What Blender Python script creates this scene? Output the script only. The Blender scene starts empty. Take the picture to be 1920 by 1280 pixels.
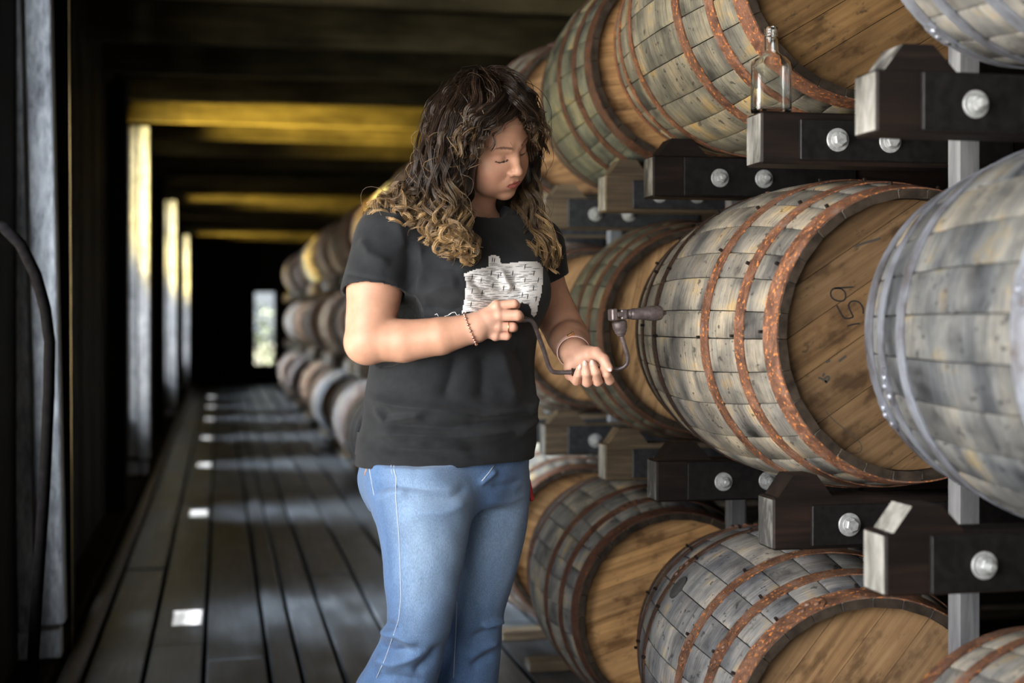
import bpy, bmesh, math, random
import numpy as np
from mathutils import Vector, Matrix

# ------------------------------------------------------------------ camera, world, light
scene = bpy.context.scene
COL = scene.collection
EYE = 1.14
F_PX = 2667.0
PSI = math.radians(11.61)          # the camera is turned to the right of the aisle
CP, SP = math.cos(PSI), math.sin(PSI)

cam_d = bpy.data.cameras.new('camera')
cam_d.sensor_width = 36.0
cam_d.lens = 36.0 * F_PX / 1920.0
cam_d.shift_y = -40.0 / 1920.0
cam_d.dof.use_dof = True
cam_d.dof.focus_distance = 3.0
cam_d.dof.aperture_fstop = 2.2
cam_d.clip_start = 0.02
cam = bpy.data.objects.new('camera', cam_d)
cam.location = (0, 0, EYE)
cam.rotation_euler = (math.pi / 2, 0, -PSI)
COL.objects.link(cam)
scene.camera = cam

w = bpy.data.worlds.new('sky'); scene.world = w; w.use_nodes = True
bg = w.node_tree.nodes['Background']
bg.inputs['Color'].default_value = (0.86, 0.93, 1.0, 1)
bg.inputs['Strength'].default_value = 0.8

def lamp_area(name, loc, direction, sx, sy, power, color, spread=math.pi):
    d = bpy.data.lights.new(name, 'AREA')
    d.shape = 'RECTANGLE'; d.size = sx; d.size_y = sy
    d.energy = power; d.color = color; d.spread = spread
    o = bpy.data.objects.new(name, d); COL.objects.link(o)
    o.location = loc
    v = Vector(direction)
    o.rotation_euler = v.to_track_quat('-Z', 'Y').to_euler()
    return o

sun_d = bpy.data.lights.new('sun', 'SUN')
sun_d.energy = 220.0; sun_d.angle = math.radians(0.6); sun_d.color = (1.0, 0.93, 0.84)
sun = bpy.data.objects.new('sun', sun_d); COL.objects.link(sun)
sun.rotation_euler = Vector((1, 0, -math.tan(math.radians(25)))).to_track_quat('-Z', 'Y').to_euler()

# daylight entering through the wide loading opening on the left (beside and behind the camera)
lamp_area('daylight_loading_opening', (-0.95, 1.0, 1.38), (1.0, 0.45, -0.22), 2.6, 1.6, 76.0, (1.0, 0.985, 0.97), math.radians(118))
# weak fill added behind the camera to light the barrel heads
lamp_area('end_fill_lamp', (0.35, -3.6, 1.5), (0.05, 1, -0.03), 1.6, 2.2, 4.0, (1.0, 0.95, 0.87))

SLOTS = [5.59, 8.6, 11.45, 14.1, 16.8, 19.2, 21.6]
# (start, end, has a bleached stud) of the window openings along the left wall
WINDOWS = sorted([(3.68, 4.18, True), (9.25, 10.10, True), (15.70, 16.30, True), (22.35, 22.95, True)] + [(q - .25, q + .25, False) for q in SLOTS])
for z0, z1, pale in WINDOWS:
    zc = (z0 + z1) / 2
    if pale: lamp_area('daylight_window', (-0.84, zc - 0.1, 1.5), (0.45, 0.85, -0.1) if z0 < 5 else (0.8, 0.6, -0.2), 0.45, 1.9, 75.0 if z0 < 5 else 13.0, (0.84, 0.92, 1.0), math.radians(100))
    else: lamp_area('daylight_window', (-0.86, zc, 1.5), (1.0, 0.0, -0.55), z1 - z0, 1.9, 44.0, (0.80, 0.91, 1.0), math.radians(50))
    if pale and z0 > 5:          # yellow lamp stands in for light bounced up off grass outside
        lamp_area('grass_bounce_standin', (-0.80, z1 - 0.72, 1.1), (1.0, 0.42, 0.95), 0.45, 0.5, 300.0, (1.0, 0.74, 0.14), math.radians(68))
# a weaker stand-in for that bounce, at the window just past the woman
lamp_area('grass_bounce_standin', (-0.80, 4.1, 0.9), (1.0, 0.1, 0.75), 0.45, 0.5, 7.0, (1.0, 0.82, 0.25), math.radians(90))

scene.view_settings.view_transform = 'Standard'
scene.view_settings.look = 'None'
scene.view_settings.exposure = 0.0
scene.view_settings.gamma = 1.0
scene.view_settings.use_curve_mapping = False

# ------------------------------------------------------------------ helpers
rnd = random.Random(7)

def tag(o, label=None, cat=None, group=None, kind=None):
    if label: o['label'] = label
    if cat: o['category'] = cat
    if group: o['group'] = group
    if kind: o['kind'] = kind
    return o

def empty(name, loc=(0, 0, 0), rz=0.0, parent=None):
    o = bpy.data.objects.new(name, None); COL.objects.link(o)
    o.empty_display_size = 0.05
    o.location = loc; o.rotation_euler = (0, 0, rz); o.parent = parent
    return o

def link(name, me, parent=None, loc=(0, 0, 0), rot=(0, 0, 0)):
    o = bpy.data.objects.new(name, me); COL.objects.link(o)
    o.parent = parent; o.location = loc; o.rotation_euler = rot
    return o

def mesh(name, verts, faces, mats, smooth=False, sharp=None, fm=None):
    me = bpy.data.meshes.new(name)
    me.from_pydata([tuple(v) for v in verts], [], [tuple(f) for f in faces])
    for m in (mats if isinstance(mats, (list, tuple)) else [mats]):
        me.materials.append(m)
    if fm is not None:
        me.polygons.foreach_set('material_index', fm)
    me.polygons.foreach_set('use_smooth', [smooth] * len(me.polygons))
    me.update()
    if smooth and sharp is not None:
        me.set_sharp_from_angle(angle=math.radians(sharp))
    return me

class G:
    """collects shapes for ONE mesh"""
    def __init__(s): s.v = []; s.f = []; s.m = []
    def add(s, v, f, m=0):
        b = len(s.v); s.v += [tuple(p) for p in v]
        s.f += [tuple(i + b for i in q) for q in f]; s.m += [m] * len(f)
    def box(s, x0, x1, y0, y1, z0, z1, bev=0.0, m=0, M=None, endm=None):
        bm = bmesh.new()
        bmesh.ops.create_cube(bm, size=1)
        for v in bm.verts:
            v.co = Vector((x0 + (v.co.x + .5) * (x1 - x0), y0 + (v.co.y + .5) * (y1 - y0), z0 + (v.co.z + .5) * (z1 - z0)))
        if bev > 0:
            bmesh.ops.bevel(bm, geom=list(bm.edges), offset=bev, segments=1, affect='EDGES', profile=.5)
        bm.normal_update()
        vs = [(M @ v.co if M else v.co.copy()) for v in bm.verts]
        fs = [[v.index for v in f.verts] for f in bm.faces]
        nm = [f.normal.copy() for f in bm.faces]
        b = len(s.v); s.v += [tuple(v) for v in vs]
        for q, n in zip(fs, nm):
            s.f.append(tuple(i + b for i in q))
            s.m.append(endm if (endm is not None and n.x < -.8) else m)
        bm.free()
    def tube(s, pts, rad, n=8, m=0, cap=True, closed=False):
        pts = [Vector(p) for p in pts]
        if not hasattr(rad, '__len__'): rad = [rad] * len(pts)
        k = len(pts); b = len(s.v)
        t0 = (pts[1] - pts[0]).normalized()
        up = Vector((0, 0, 1)) if abs(t0.z) < .9 else Vector((1, 0, 0))
        nx = t0.cross(up).normalized()
        for i in range(k):
            if closed: t = (pts[(i + 1) % k] - pts[i - 1]).normalized()
            else: t = (pts[min(i + 1, k - 1)] - pts[max(i - 1, 0)]).normalized()
            nx = (nx - t * nx.dot(t)).normalized(); ny = t.cross(nx)
            for j in range(n):
                a = 2 * math.pi * j / n
                s.v.append(tuple(pts[i] + (nx * math.cos(a) + ny * math.sin(a)) * rad[i]))
        for i in range(k if closed else k - 1):
            i2 = (i + 1) % k
            for j in range(n):
                s.f.append((b + i * n + j, b + i * n + (j + 1) % n, b + i2 * n + (j + 1) % n, b + i2 * n + j)); s.m.append(m)
        if cap and not closed:
            s.f.append(tuple(b + j for j in reversed(range(n)))); s.m.append(m)
            s.f.append(tuple(b + (k - 1) * n + j for j in range(n))); s.m.append(m)
    def lathe(s, prof, n=24, M=None, m=0):
        """prof: (r, z) about local z"""
        b = len(s.v)
        for r, z in prof:
            for j in range(n):
                a = 2 * math.pi * j / n
                p = Vector((r * math.cos(a), r * math.sin(a), z))
                s.v.append(tuple(M @ p if M else p))
        for i in range(len(prof) - 1):
            for j in range(n):
                s.f.append((b + i * n + j, b + i * n + (j + 1) % n, b + (i + 1) * n + (j + 1) % n, b + (i + 1) * n + j)); s.m.append(m)
        if prof[0][0] > 1e-6: s.f.append(tuple(b + j for j in reversed(range(n)))); s.m.append(m)
        if prof[-1][0] > 1e-6: s.f.append(tuple(b + (len(prof) - 1) * n + j for j in range(n))); s.m.append(m)
    def me(s, name, mats, smooth=False, sharp=None):
        return mesh(name, s.v, s.f, mats, smooth, sharp, s.m)
    def obj(s, name, mats, parent=None, smooth=False, sharp=None, loc=(0, 0, 0), rot=(0, 0, 0)):
        return link(name, s.me(name, mats, smooth, sharp), parent, loc, rot)

def along(p, q):
    """matrix taking local z to the direction p->q with origin p"""
    p = Vector(p); d = Vector(q) - p
    return Matrix.Translation(p) @ d.to_track_quat('Z', 'Y').to_matrix().to_4x4()

# ------------------------------------------------------------------ materials
class NT:
    def __init__(s, name):
        s.mat = bpy.data.materials.new(name); s.mat.use_nodes = True
        s.t = s.mat.node_tree; s.b = s.t.nodes['Principled BSDF']
        s.tc = s.t.nodes.new('ShaderNodeTexCoord')
        s.oi = s.t.nodes.new('ShaderNodeObjectInfo')
    def _in(s, sock, v):
        if isinstance(v, bpy.types.NodeSocket): s.t.links.new(v, sock)
        elif v is not None:
            if hasattr(v, '__len__') and len(v) == 3 and sock.type == 'RGBA': v = (*v, 1)
            sock.default_value = v
    def vec(s, scale=(1, 1, 1), jit=True, src='Object', rot=(0, 0, 0)):
        mp = s.t.nodes.new('ShaderNodeMapping')
        mp.inputs['Scale'].default_value = scale
        mp.inputs['Rotation'].default_value = rot
        s.t.links.new(s.tc.outputs[src], mp.inputs['Vector'])
        if jit:
            vm = s.t.nodes.new('ShaderNodeVectorMath'); vm.operation = 'SCALE'
            vm.inputs[0].default_value = (37.1, 91.7, 53.3)
            s.t.links.new(s.oi.outputs['Random'], vm.inputs['Scale'])
            s.t.links.new(vm.outputs[0], mp.inputs['Location'])
        return mp.outputs[0]
    def noise(s, vec, scale=5., detail=3., rough=.55, dist=0.):
        n = s.t.nodes.new('ShaderNodeTexNoise')
        n.inputs['Scale'].default_value = scale; n.inputs['Detail'].default_value = detail
        n.inputs['Roughness'].default_value = rough; n.inputs['Distortion'].default_value = dist
        s.t.links.new(vec, n.inputs['Vector'])
        return n.outputs['Fac']
    def ramp(s, fac, stops, interp='LINEAR'):
        r = s.t.nodes.new('ShaderNodeValToRGB'); cr = r.color_ramp; cr.interpolation = interp
        while len(cr.elements) < len(stops): cr.elements.new(.5)
        for e, (p, c) in zip(cr.elements, stops):
            e.position = p
            e.color = (*c, 1) if hasattr(c, '__len__') else (c, c, c, 1)
        s.t.links.new(fac, r.inputs['Fac'])
        return r.outputs['Color']
    def mix(s, fac, a, b, mode='MIX'):
        m = s.t.nodes.new('ShaderNodeMix'); m.data_type = 'RGBA'; m.blend_type = mode
        s._in(m.inputs['Factor'], fac); s._in(m.inputs['A'], a); s._in(m.inputs['B'], b)
        return m.outputs['Result']
    def math(s, op, a, b=None):
        m = s.t.nodes.new('ShaderNodeMath'); m.operation = op
        s._in(m.inputs[0], a); s._in(m.inputs[1], b)
        return m.outputs[0]
    def bump(s, h, strength=.3, dist=.003, normal=None):
        b = s.t.nodes.new('ShaderNodeBump'); b.inputs['Strength'].default_value = strength; b.inputs['Distance'].default_value = dist
        s.t.links.new(h, b.inputs['Height'])
        if normal: s.t.links.new(normal, b.inputs['Normal'])
        return b.outputs[0]
    def done(s, color, rough=.6, metal=0., bump=None, spec=None, sheen=None):
        s._in(s.b.inputs['Base Color'], color); s._in(s.b.inputs['Roughness'], rough); s._in(s.b.inputs['Metallic'], metal)
        if bump: s.t.links.new(bump, s.b.inputs['Normal'])
        if spec is not None: s._in(s.b.inputs['Specular IOR Level'], spec)
        if sheen: s.b.inputs['Sheen Weight'].default_value = sheen
        return s.mat
    def objcol(s): return s.oi.outputs['Color']
    def random(s): return s.oi.outputs['Random']

def mat_stave():
    n = NT('weathered_oak_stave')
    big = n.noise(n.vec((2.6, 2.2, 2.6)), 4.2, 5.0, .60)
    c = n.ramp(big, [(.28, (.035, .034, .034)), (.39, (.15, .148, .144)), (.50, (.235, .230, .216)), (.58, (.30, .286, .258)), (.69, (.43, .325, .175))])
    pv = n.ramp(n.random(), [(0, (.72, .72, .74)), (.35, (.88, .88, .87)), (.7, (.98, .97, .94)), (1, (1.10, 1.03, .91))])
    c = n.mix(1.0, c, pv, 'MULTIPLY')
    # blocky weather patches left where hoops and rails used to sit
    band = n.noise(n.vec((1.2, 9.0, 1.2)), 1.6, 2.0, .5)
    c = n.mix(1.0, c, n.ramp(band, [(.34, (.55, .55, .57)), (.47, (.90, .90, .90)), (.66, (1.12, 1.06, .98))]), 'MULTIPLY')
    g = n.noise(n.vec((14, 190, 14)), 1.0, 3.0, .7)
    c = n.mix(1.0, c, n.ramp(g, [(.28, .50), (.5, 1.0), (.75, 1.30)]), 'MULTIPLY')
    ring = n.noise(n.vec((.4, 7.0, .4), jit=False), 1.0, 3.0, .6)          # soot gathered between the hoops
    c = n.mix(1.0, c, n.ramp(ring, [(.36, (.60, .61, .64)), (.52, (.97, .97, .97)), (.66, (1.10, 1.05, .96))]), 'MULTIPLY')
    spot = n.noise(n.vec((60, 40, 60)), 1.0, 2.0, .6)
    c = n.mix(n.ramp(spot, [(.63, 0.0), (.70, .75)]), c, (.02, .02, .02))
    c = n.mix(1.0, c, n.objcol(), 'MULTIPLY')
    return n.done(c, n.ramp(big, [(.3, .55), (.6, .8)]), 0, n.bump(g, .35, .0012), spec=.3)

def mat_rust():
    n = NT('rusted_hoop_steel')
    a = n.noise(n.vec((1, 1, 1)), 22.0, 6.0, .75)
    f = n.noise(n.vec((1, 1, 1)), 130.0, 3.0, .6)
    c = n.ramp(a, [(.32, (.042, .024, .018)), (.46, (.100, .050, .031)), (.56, (.155, .080, .050)), (.68, (.15, .125, .118))])
    c = n.mix(n.ramp(f, [(.57, 0.), (.66, .85)]), c, (.52, .20, .045))
    c = n.mix(n.ramp(f, [(.30, .7), (.40, 0.)]), c, (.07, .035, .025))
    c = n.mix(1.0, c, n.objcol(), 'MULTIPLY')
    return n.done(c, n.ramp(f, [(.4, .45), (.65, .8)]), .15, n.bump(f, .3, .001))

def mat_galv():
    n = NT('galvanised_hoop_steel')
    a = n.noise(n.vec(), 14.0, 5.0, .65)
    c = n.ramp(a, [(.32, (.10, .075, .06)), (.45, (.24, .25, .27)), (.62, (.40, .43, .47))])
    c = n.mix(1.0, c, n.objcol(), 'MULTIPLY')
    return n.done(c, .42, .55, n.bump(a, .1, .001))

def mat_oak():
    n = NT('oak_head_plank')
    g = n.noise(n.vec((2.2, 30, 62)), 1.0, 4.0, .65, .3)
    c = n.ramp(g, [(.28, (.14, .088, .045)), (.5, (.265, .175, .096)), (.72, (.36, .255, .15))])
    b = n.noise(n.vec((3, 3, 5)), 3.5, 4.0, .6)
    c = n.mix(1.0, c, n.ramp(b, [(.34, (.45, .42, .40)), (.46, .92), (.7, 1.12)]), 'MULTIPLY')
    st = n.noise(n.vec((5, 5, 12)), 4.0, 5.0, .7)
    c = n.mix(n.ramp(st, [(.60, 0.), (.70, .7)]), c, (.03, .028, .025))
    pv = n.ramp(n.random(), [(0, (.82, .80, .78)), (.5, (1, 1, 1)), (1, (1.12, 1.08, 1.0))])
    c = n.mix(1.0, c, pv, 'MULTIPLY')
    c = n.mix(1.0, c, n.objcol(), 'MULTIPLY')
    return n.done(c, .68, 0, n.bump(g, .25, .001), spec=.3)

def mat_wood(name, stops, scale=(3, 40, 40), rough=.7, bs=.4, bd=.002, spec=.3, tint=False):
    n = NT(name)
    g = n.noise(n.vec(scale), 1.0, 4.0, .65, .4)
    b = n.noise(n.vec(tuple(max(1.5, q * .12) for q in scale)), 2.0, 3.0, .6)
    c = n.ramp(n.math('ADD', n.math('MULTIPLY', g, .55), n.math('MULTIPLY', b, .45)), stops)
    if tint: c = n.mix(1.0, c, n.objcol(), 'MULTIPLY')
    return n.done(c, rough, 0, n.bump(g, bs, bd), spec=spec)

def mat_plain(name, col, rough=.5, metal=0., noise=0., scale=40., spec=None, bs=.15):
    n = NT(name)
    if noise:
        f = n.noise(n.vec(), scale, 4.0, .6)
        c = n.mix(1.0, col, n.ramp(f, [(.3, 1 - noise), (.7, 1 + noise)]), 'MULTIPLY')
        return n.done(c, rough, metal, n.bump(f, bs, .001), spec)
    return n.done(col, rough, metal, None, spec)

STAVE, RUST, GALV, OAK = mat_stave(), mat_rust(), mat_galv(), mat_oak()
RAIL = mat_wood('tarred_rail_timber', [(.3, (.003, .0022, .002)), (.5, (.009, .006, .005)), (.7, (.026, .014, .010))], (3, 45, 45), .6, spec=.18)
RAIL_WORN = mat_wood('weathered_rail_timber', [(.3, (.03, .022, .014)), (.5, (.09, .066, .042)), (.7, (.19, .145, .09))], (3, 45, 45), .75)
ENDGRAIN = mat_wood('worn_end_grain', [(.38, (.04, .037, .033)), (.48, (.15, .145, .13)), (.62, (.33, .32, .295))], (30, 26, 9), .8, .6)
ENDDARK = mat_wood('sooty_end_grain', [(.36, (.012, .011, .010)), (.50, (.05, .048, .045)), (.66, (.30, .29, .27))], (30, 26, 9), .8, .6)
PLATE = mat_plain('black_splice_plate', (.008, .007, .007), .5, .1, .5, 60, .25)
PLATE_GREY = mat_plain('grey_splice_plate', (.030, .032, .036), .5, .3, .5, 60)
BOLT = mat_plain('galvanised_bolt', (.36, .37, .37), .42, .35, .3, 120)
POST = mat_wood('grey_post_timber', [(.3, (.05, .05, .054)), (.5, (.13, .132, .14)), (.7, (.24, .24, .245))], (40, 40, 4), .7)
FLOOR = mat_wood('worn_black_floor_plank', [(.3, (.006, .0065, .008)), (.44, (.022, .0245, .028)), (.56, (.052, .057, .065)), (.70, (.13, .14, .155))], (22, 1.6, 22), .40, .35, .003, .5)
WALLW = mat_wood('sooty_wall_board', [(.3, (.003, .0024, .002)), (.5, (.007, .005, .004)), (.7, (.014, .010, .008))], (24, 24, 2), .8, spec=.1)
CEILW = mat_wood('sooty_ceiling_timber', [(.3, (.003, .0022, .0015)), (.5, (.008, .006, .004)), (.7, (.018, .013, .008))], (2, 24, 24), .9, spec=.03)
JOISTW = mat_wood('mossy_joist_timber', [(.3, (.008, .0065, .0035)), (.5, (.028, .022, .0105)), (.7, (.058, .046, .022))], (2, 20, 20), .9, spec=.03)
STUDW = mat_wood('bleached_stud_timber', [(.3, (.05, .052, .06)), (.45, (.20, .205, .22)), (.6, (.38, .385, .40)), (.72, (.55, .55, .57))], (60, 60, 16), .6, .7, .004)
BLACKM = mat_plain('black_iron_pipe', (.0035, .003, .003), .9, 0, .3, 60, 0.0)
GRASS = mat_plain('dark_earth_ground', (.03, .028, .016), .9, 0, .3, 3)
LEAF = mat_plain('green_leaf', (.03, .042, .012), .7, 0, .3, 3)
GLASSM = NT('clear_window_glass')
GLASSM.b.inputs['Transmission Weight'].default_value = 1.0
GLASSM = GLASSM.done((.95, .98, .97), .02)

# ------------------------------------------------------------------ the setting
def struct(o): o['kind'] = 'structure'; return o
Z0, Z1 = -4.0, 25.5

g = G(); g.box(-0.62, 3.6, Z0, Z1, -.10, -.034)
floor = struct(g.obj('floor', [CEILW]))
edges = [-.62, -.43, -.24, -.052, .158, .258, .39, .585, .775, .97, 1.17, 1.38, 1.6, 1.85, 2.1]
plank_rz = random.Random(3)
for i in range(len(edges) - 1):
    x0, x1 = edges[i] + .008, edges[i + 1] - .008
    z = 1.2 + plank_rz.uniform(0, 2.2)
    while z < Z1 - .3:
        ln = plank_rz.uniform(3.2, 5.2); z2 = min(z + ln, Z1 - .02)
        if Z1 - z2 < .8: z2 = Z1 - .02
        dz = plank_rz.uniform(-.003, .003) + (.006 if i == 4 else 0)
        g = G(); g.box(x0, x1, -(z2 - z) / 2 + .003, (z2 - z) / 2 - .003, -.034, 0, .005)
        g.obj('plank', [FLOOR], floor, loc=(0, (z + z2) / 2, dz))
        z = z2
    # the first length runs behind the camera
tagged = []

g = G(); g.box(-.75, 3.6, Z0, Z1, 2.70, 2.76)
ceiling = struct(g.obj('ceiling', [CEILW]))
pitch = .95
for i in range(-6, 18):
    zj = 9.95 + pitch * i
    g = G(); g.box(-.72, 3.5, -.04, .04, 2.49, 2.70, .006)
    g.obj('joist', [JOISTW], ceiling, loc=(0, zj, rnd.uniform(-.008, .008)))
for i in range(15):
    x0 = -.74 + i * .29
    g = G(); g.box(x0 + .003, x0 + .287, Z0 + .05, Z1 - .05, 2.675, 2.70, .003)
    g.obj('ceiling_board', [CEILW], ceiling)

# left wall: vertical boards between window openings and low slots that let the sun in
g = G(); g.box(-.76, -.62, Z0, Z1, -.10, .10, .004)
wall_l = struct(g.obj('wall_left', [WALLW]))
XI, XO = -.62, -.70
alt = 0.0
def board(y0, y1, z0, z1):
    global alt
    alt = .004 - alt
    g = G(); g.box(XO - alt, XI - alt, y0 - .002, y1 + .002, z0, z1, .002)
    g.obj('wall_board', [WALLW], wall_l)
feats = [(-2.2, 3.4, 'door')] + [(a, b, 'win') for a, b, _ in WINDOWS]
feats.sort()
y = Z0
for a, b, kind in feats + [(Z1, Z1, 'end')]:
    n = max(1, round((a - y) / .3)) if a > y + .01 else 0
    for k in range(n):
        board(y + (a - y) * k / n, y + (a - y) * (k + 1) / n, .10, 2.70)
    if kind == 'win':
        board(a, b, 2.45, 2.70)
        if any(abs((a + b) / 2 - q) < .01 for q in SLOTS):      # a low gap under the sill lets a strip of sun in
            m_ = (a + b) / 2; board(a, b, .10, .212); board(a, m_ - .14, .212, .295); board(m_ + .14, b, .212, .295); board(a, b, .295, .47)
        else: board(a, b, .10, .47)
    if kind == 'door': board(a, (a + b) / 2, .10, .47); board((a + b) / 2, b, .10, .47); board(a, (a + b) / 2, 2.6, 2.70); board((a + b) / 2, b, 2.6, 2.70)  # low boards added to keep the sun out of the opening
    y = b
g = G(); g.box(-.64, -.50, 3.8, Z1, -.034, .07, .01)
struct(g.obj('baseboard_left', [CEILW]))

# bleached studs that catch the window light
lean = .022
names = ['rough bleached wooden stud of two boards nearest at the left edge', 'bleached wooden stud second from the camera along left wall', 'bleached wooden stud third from the camera along left wall', 'bleached wooden stud farthest from the camera along left wall']
npale = 0; ndark = 0
cnt = ['first', 'second', 'third', 'fourth', 'fifth', 'sixth', 'seventh']
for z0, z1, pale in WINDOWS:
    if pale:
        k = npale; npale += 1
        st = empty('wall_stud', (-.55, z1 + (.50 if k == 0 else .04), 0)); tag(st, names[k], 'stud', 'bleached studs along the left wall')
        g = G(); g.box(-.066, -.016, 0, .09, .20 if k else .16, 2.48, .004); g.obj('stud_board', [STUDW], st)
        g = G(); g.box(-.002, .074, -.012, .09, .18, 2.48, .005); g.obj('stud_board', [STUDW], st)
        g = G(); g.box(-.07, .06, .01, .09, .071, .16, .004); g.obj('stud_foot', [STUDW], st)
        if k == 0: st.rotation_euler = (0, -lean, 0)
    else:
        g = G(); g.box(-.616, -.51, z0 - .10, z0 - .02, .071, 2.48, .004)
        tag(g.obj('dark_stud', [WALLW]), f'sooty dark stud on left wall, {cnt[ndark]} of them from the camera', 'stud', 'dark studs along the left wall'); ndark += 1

# far wall with one bright opening
zf = Z1
wo = (.58, .97, .33, 1.66)     # x0,x1,z0,z1 of the opening (refined from the picture)
g = G(); g.box(-.75, wo[0], zf, zf + .12, -.1, 2.76)
wall_f = struct(g.obj('wall_far', [WALLW]))
for (x0, x1, z0, z1) in [(wo[1], 3.6, -.1, 2.76), (wo[0], wo[1], -.1, wo[2]), (wo[0], wo[1], wo[3], 2.76)]:
    g = G(); g.box(x0, x1, zf, zf + .12, z0, z1); g.obj('wall_panel', [WALLW], wall_f)
for i in range(7):
    g = G(); g.box(-.7, wo[0], zf - .02, zf, .08 + i * .38, .44 + i * .38, .004); g.obj('wall_board', [WALLW], wall_f)
win = struct(empty('window_1', ((wo[0] + wo[1]) / 2, zf + .06, wo[2])))
hw = (wo[1] - wo[0]) / 2; hh = wo[3] - wo[2]
g = G()
g.box(-hw, -hw + .03, -.03, .03, 0, hh); g.box(hw - .03, hw, -.03, .03, 0, hh); g.box(-hw, hw, -.03, .03, 0, .03); g.box(-hw, hw, -.03, .03, hh - .03, hh)
g.obj('window_frame', [RAIL_WORN], win)
g = G(); g.box(-hw + .03, hw - .03, -.004, .004, .03, hh - .03); g.obj('window_pane', [GLASSM], win)

g = G(); g.box(3.55, 3.65, Z0, Z1, -.1, 2.76); struct(g.obj('wall_right', [WALLW]))
g = G(); g.box(-.75, -.45, Z0 - .1, Z0, -.1, 2.76); wb = struct(g.obj('wall_back', [WALLW]))
g = G(); g.box(1.15, 3.65, Z0 - .1, Z0, -.1, 2.76); g.obj('wall_panel', [WALLW], wb)
g = G(); g.box(-.45, 1.15, Z0 - .1, Z0, 2.6, 2.76); g.obj('wall_panel', [WALLW], wb)

# outside: unseen roof slab added to block the sun, dry grass, a few shrubs beyond the far window
g = G(); g.box(-5.98, -.76, Z0 - 2, Z1 + 2, 2.85, 2.95); struct(g.obj('sun_block_roof', [CEILW]))
g = G(); g.box(-60, 60, -40, 90, -.5, -.4); struct(g.obj('ground', [GRASS]))

sr = random.Random(2)
for q, (sx, sy, sz, lb) in enumerate([(.62, 27.6, 1.0, 'sunlit green shrub outside the far window, lower and left'), (1.1, 28.4, 1.5, 'sunlit green shrub outside the far window, taller and right')]):
    sb = empty('shrub', (sx, sy, -.4)); tag(sb, lb, 'shrub', 'shrubs outside the far window')
    g = G()
    for i in range(420):
        a, u, r = sr.uniform(0, 6.28), sr.uniform(0, 1), sr.uniform(.3, 1) ** .5
        c = Vector((math.cos(a) * r * .45, math.sin(a) * r * .45, .35 + u * sz)); d = Vector((sr.gauss(0, 1), sr.gauss(0, 1), sr.gauss(0, 1))).normalized(); e = d.orthogonal().normalized()
        g.add([c - d * .06, c + e * .025, c + d * .06, c - e * .025], [(0, 1, 2, 3)])
    g.obj('foliage', [LEAF], sb)
    g = G(); g.tube([(0, 0, 0), (.02, 0, .5), (0, .02, .35 + sz * .8)], [.03, .02, .008], 7); g.obj('stem', [RAIL_WORN], sb)

# ------------------------------------------------------------------ left side fittings
g = G()
p = [(-.60, 3.93, 1.40), (-.557, 3.93, 1.385), (-.515, 3.94, 1.34), (-.478, 3.95, 1.26), (-.455, 3.96, 1.17), (-.445, 3.97, 1.08), (-.447, 3.97, .95), (-.458, 3.97, .7), (-.478, 3.97, .4), (-.497, 3.97, .071)]
g.tube(p, .016, 10)
tag(g.obj('bent_pipe', [BLACKM], smooth=True, sharp=40), 'black bent iron pipe curving up in front of the nearest bleached stud', 'pipe')
g = G(); g.tube([(-.475, 4.75, 2.48), (-.47, 4.75, 1.6), (-.466, 4.75, .8), (-.462, 4.75, .071)], .0013, 6)
tag(g.obj('wire', [mat_plain('brass_wire', (.5, .34, .15), .35, .8)], smooth=True), 'thin brass wire hanging straight beside the nearest bleached stud', 'wire')
g = G(); g.tube([(-.455, 3.6, .035), (-.45, 10, .033), (-.455, 17, .033), (-.45, 25.2, .033)], .033, 10)
tag(g.obj('floor_pipe', [mat_plain('dark_rusty_pipe', (.035, .028, .022), .6, .1, .4, 20)], smooth=True, sharp=40), 'long dark pipe lying on the floor along the left wall', 'pipe')
# ------------------------------------------------------------------ barrels
RB, RH, HL = .327, .277, .4575
def prof(s): return RB - (RB - RH) * (abs(s) / HL) ** 1.9
NST = 28
ang_sets = [10.3, 12.7, 15.2]
pattern = []
_r = random.Random(11)
while True:
    pattern = [_r.choice([0, 1, 1, 2]) for _ in range(NST)]
    tot = sum(ang_sets[k] for k in pattern)
    if abs(tot - 360) < 1.0: break
SC = 360 / sum(ang_sets[k] for k in pattern)

CHIME = mat_plain('dark_stave_end', (.034, .025, .018), .85, 0, .6, 30, .15)
def stave_mesh(k):
    w_ = math.radians(ang_sets[k] * SC)
    gap = .0011 / RB
    ss = [-HL, -.40, -.32, -.24, -.16, -.08, 0, .08, .16, .24, .32, .40, HL]
    v, f = [], []
    for s in ss:
        r = prof(s); th = .026 if abs(s) < HL - .001 else .017
        a0 = -w_ / 2 + gap; a1 = w_ / 2 - gap; e = .0045 / RB
        row = [(r - th, a0), (r - .0022, a0), (r, a0 + e), (r, 0), (r, a1 - e), (r - .0022, a1), (r - th, a1)]
        v += [(q * math.sin(a), s, q * math.cos(a)) for q, a in row]
    n = 7
    for i in range(len(ss) - 1):
        for j in range(n):
            j2 = (j + 1) % n
            f.append((i * n + j, i * n + j2, (i + 1) * n + j2, (i + 1) * n + j))
    f.append(tuple(range(n))[::-1]); f.append(tuple((len(ss) - 1) * n + j for j in range(n)))
    fm = [1 if q % n == n - 1 else 0 for q in range(n * (len(ss) - 1))] + [1, 1]
    me = mesh('stave', v, f, [STAVE, CHIME], True, 35, fm)
    bm = bmesh.new(); bm.from_mesh(me); bmesh.ops.recalc_face_normals(bm, faces=bm.faces); bm.to_mesh(me); bm.free()
    return me
STAVES = [stave_mesh(k) for k in range(3)]

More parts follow.
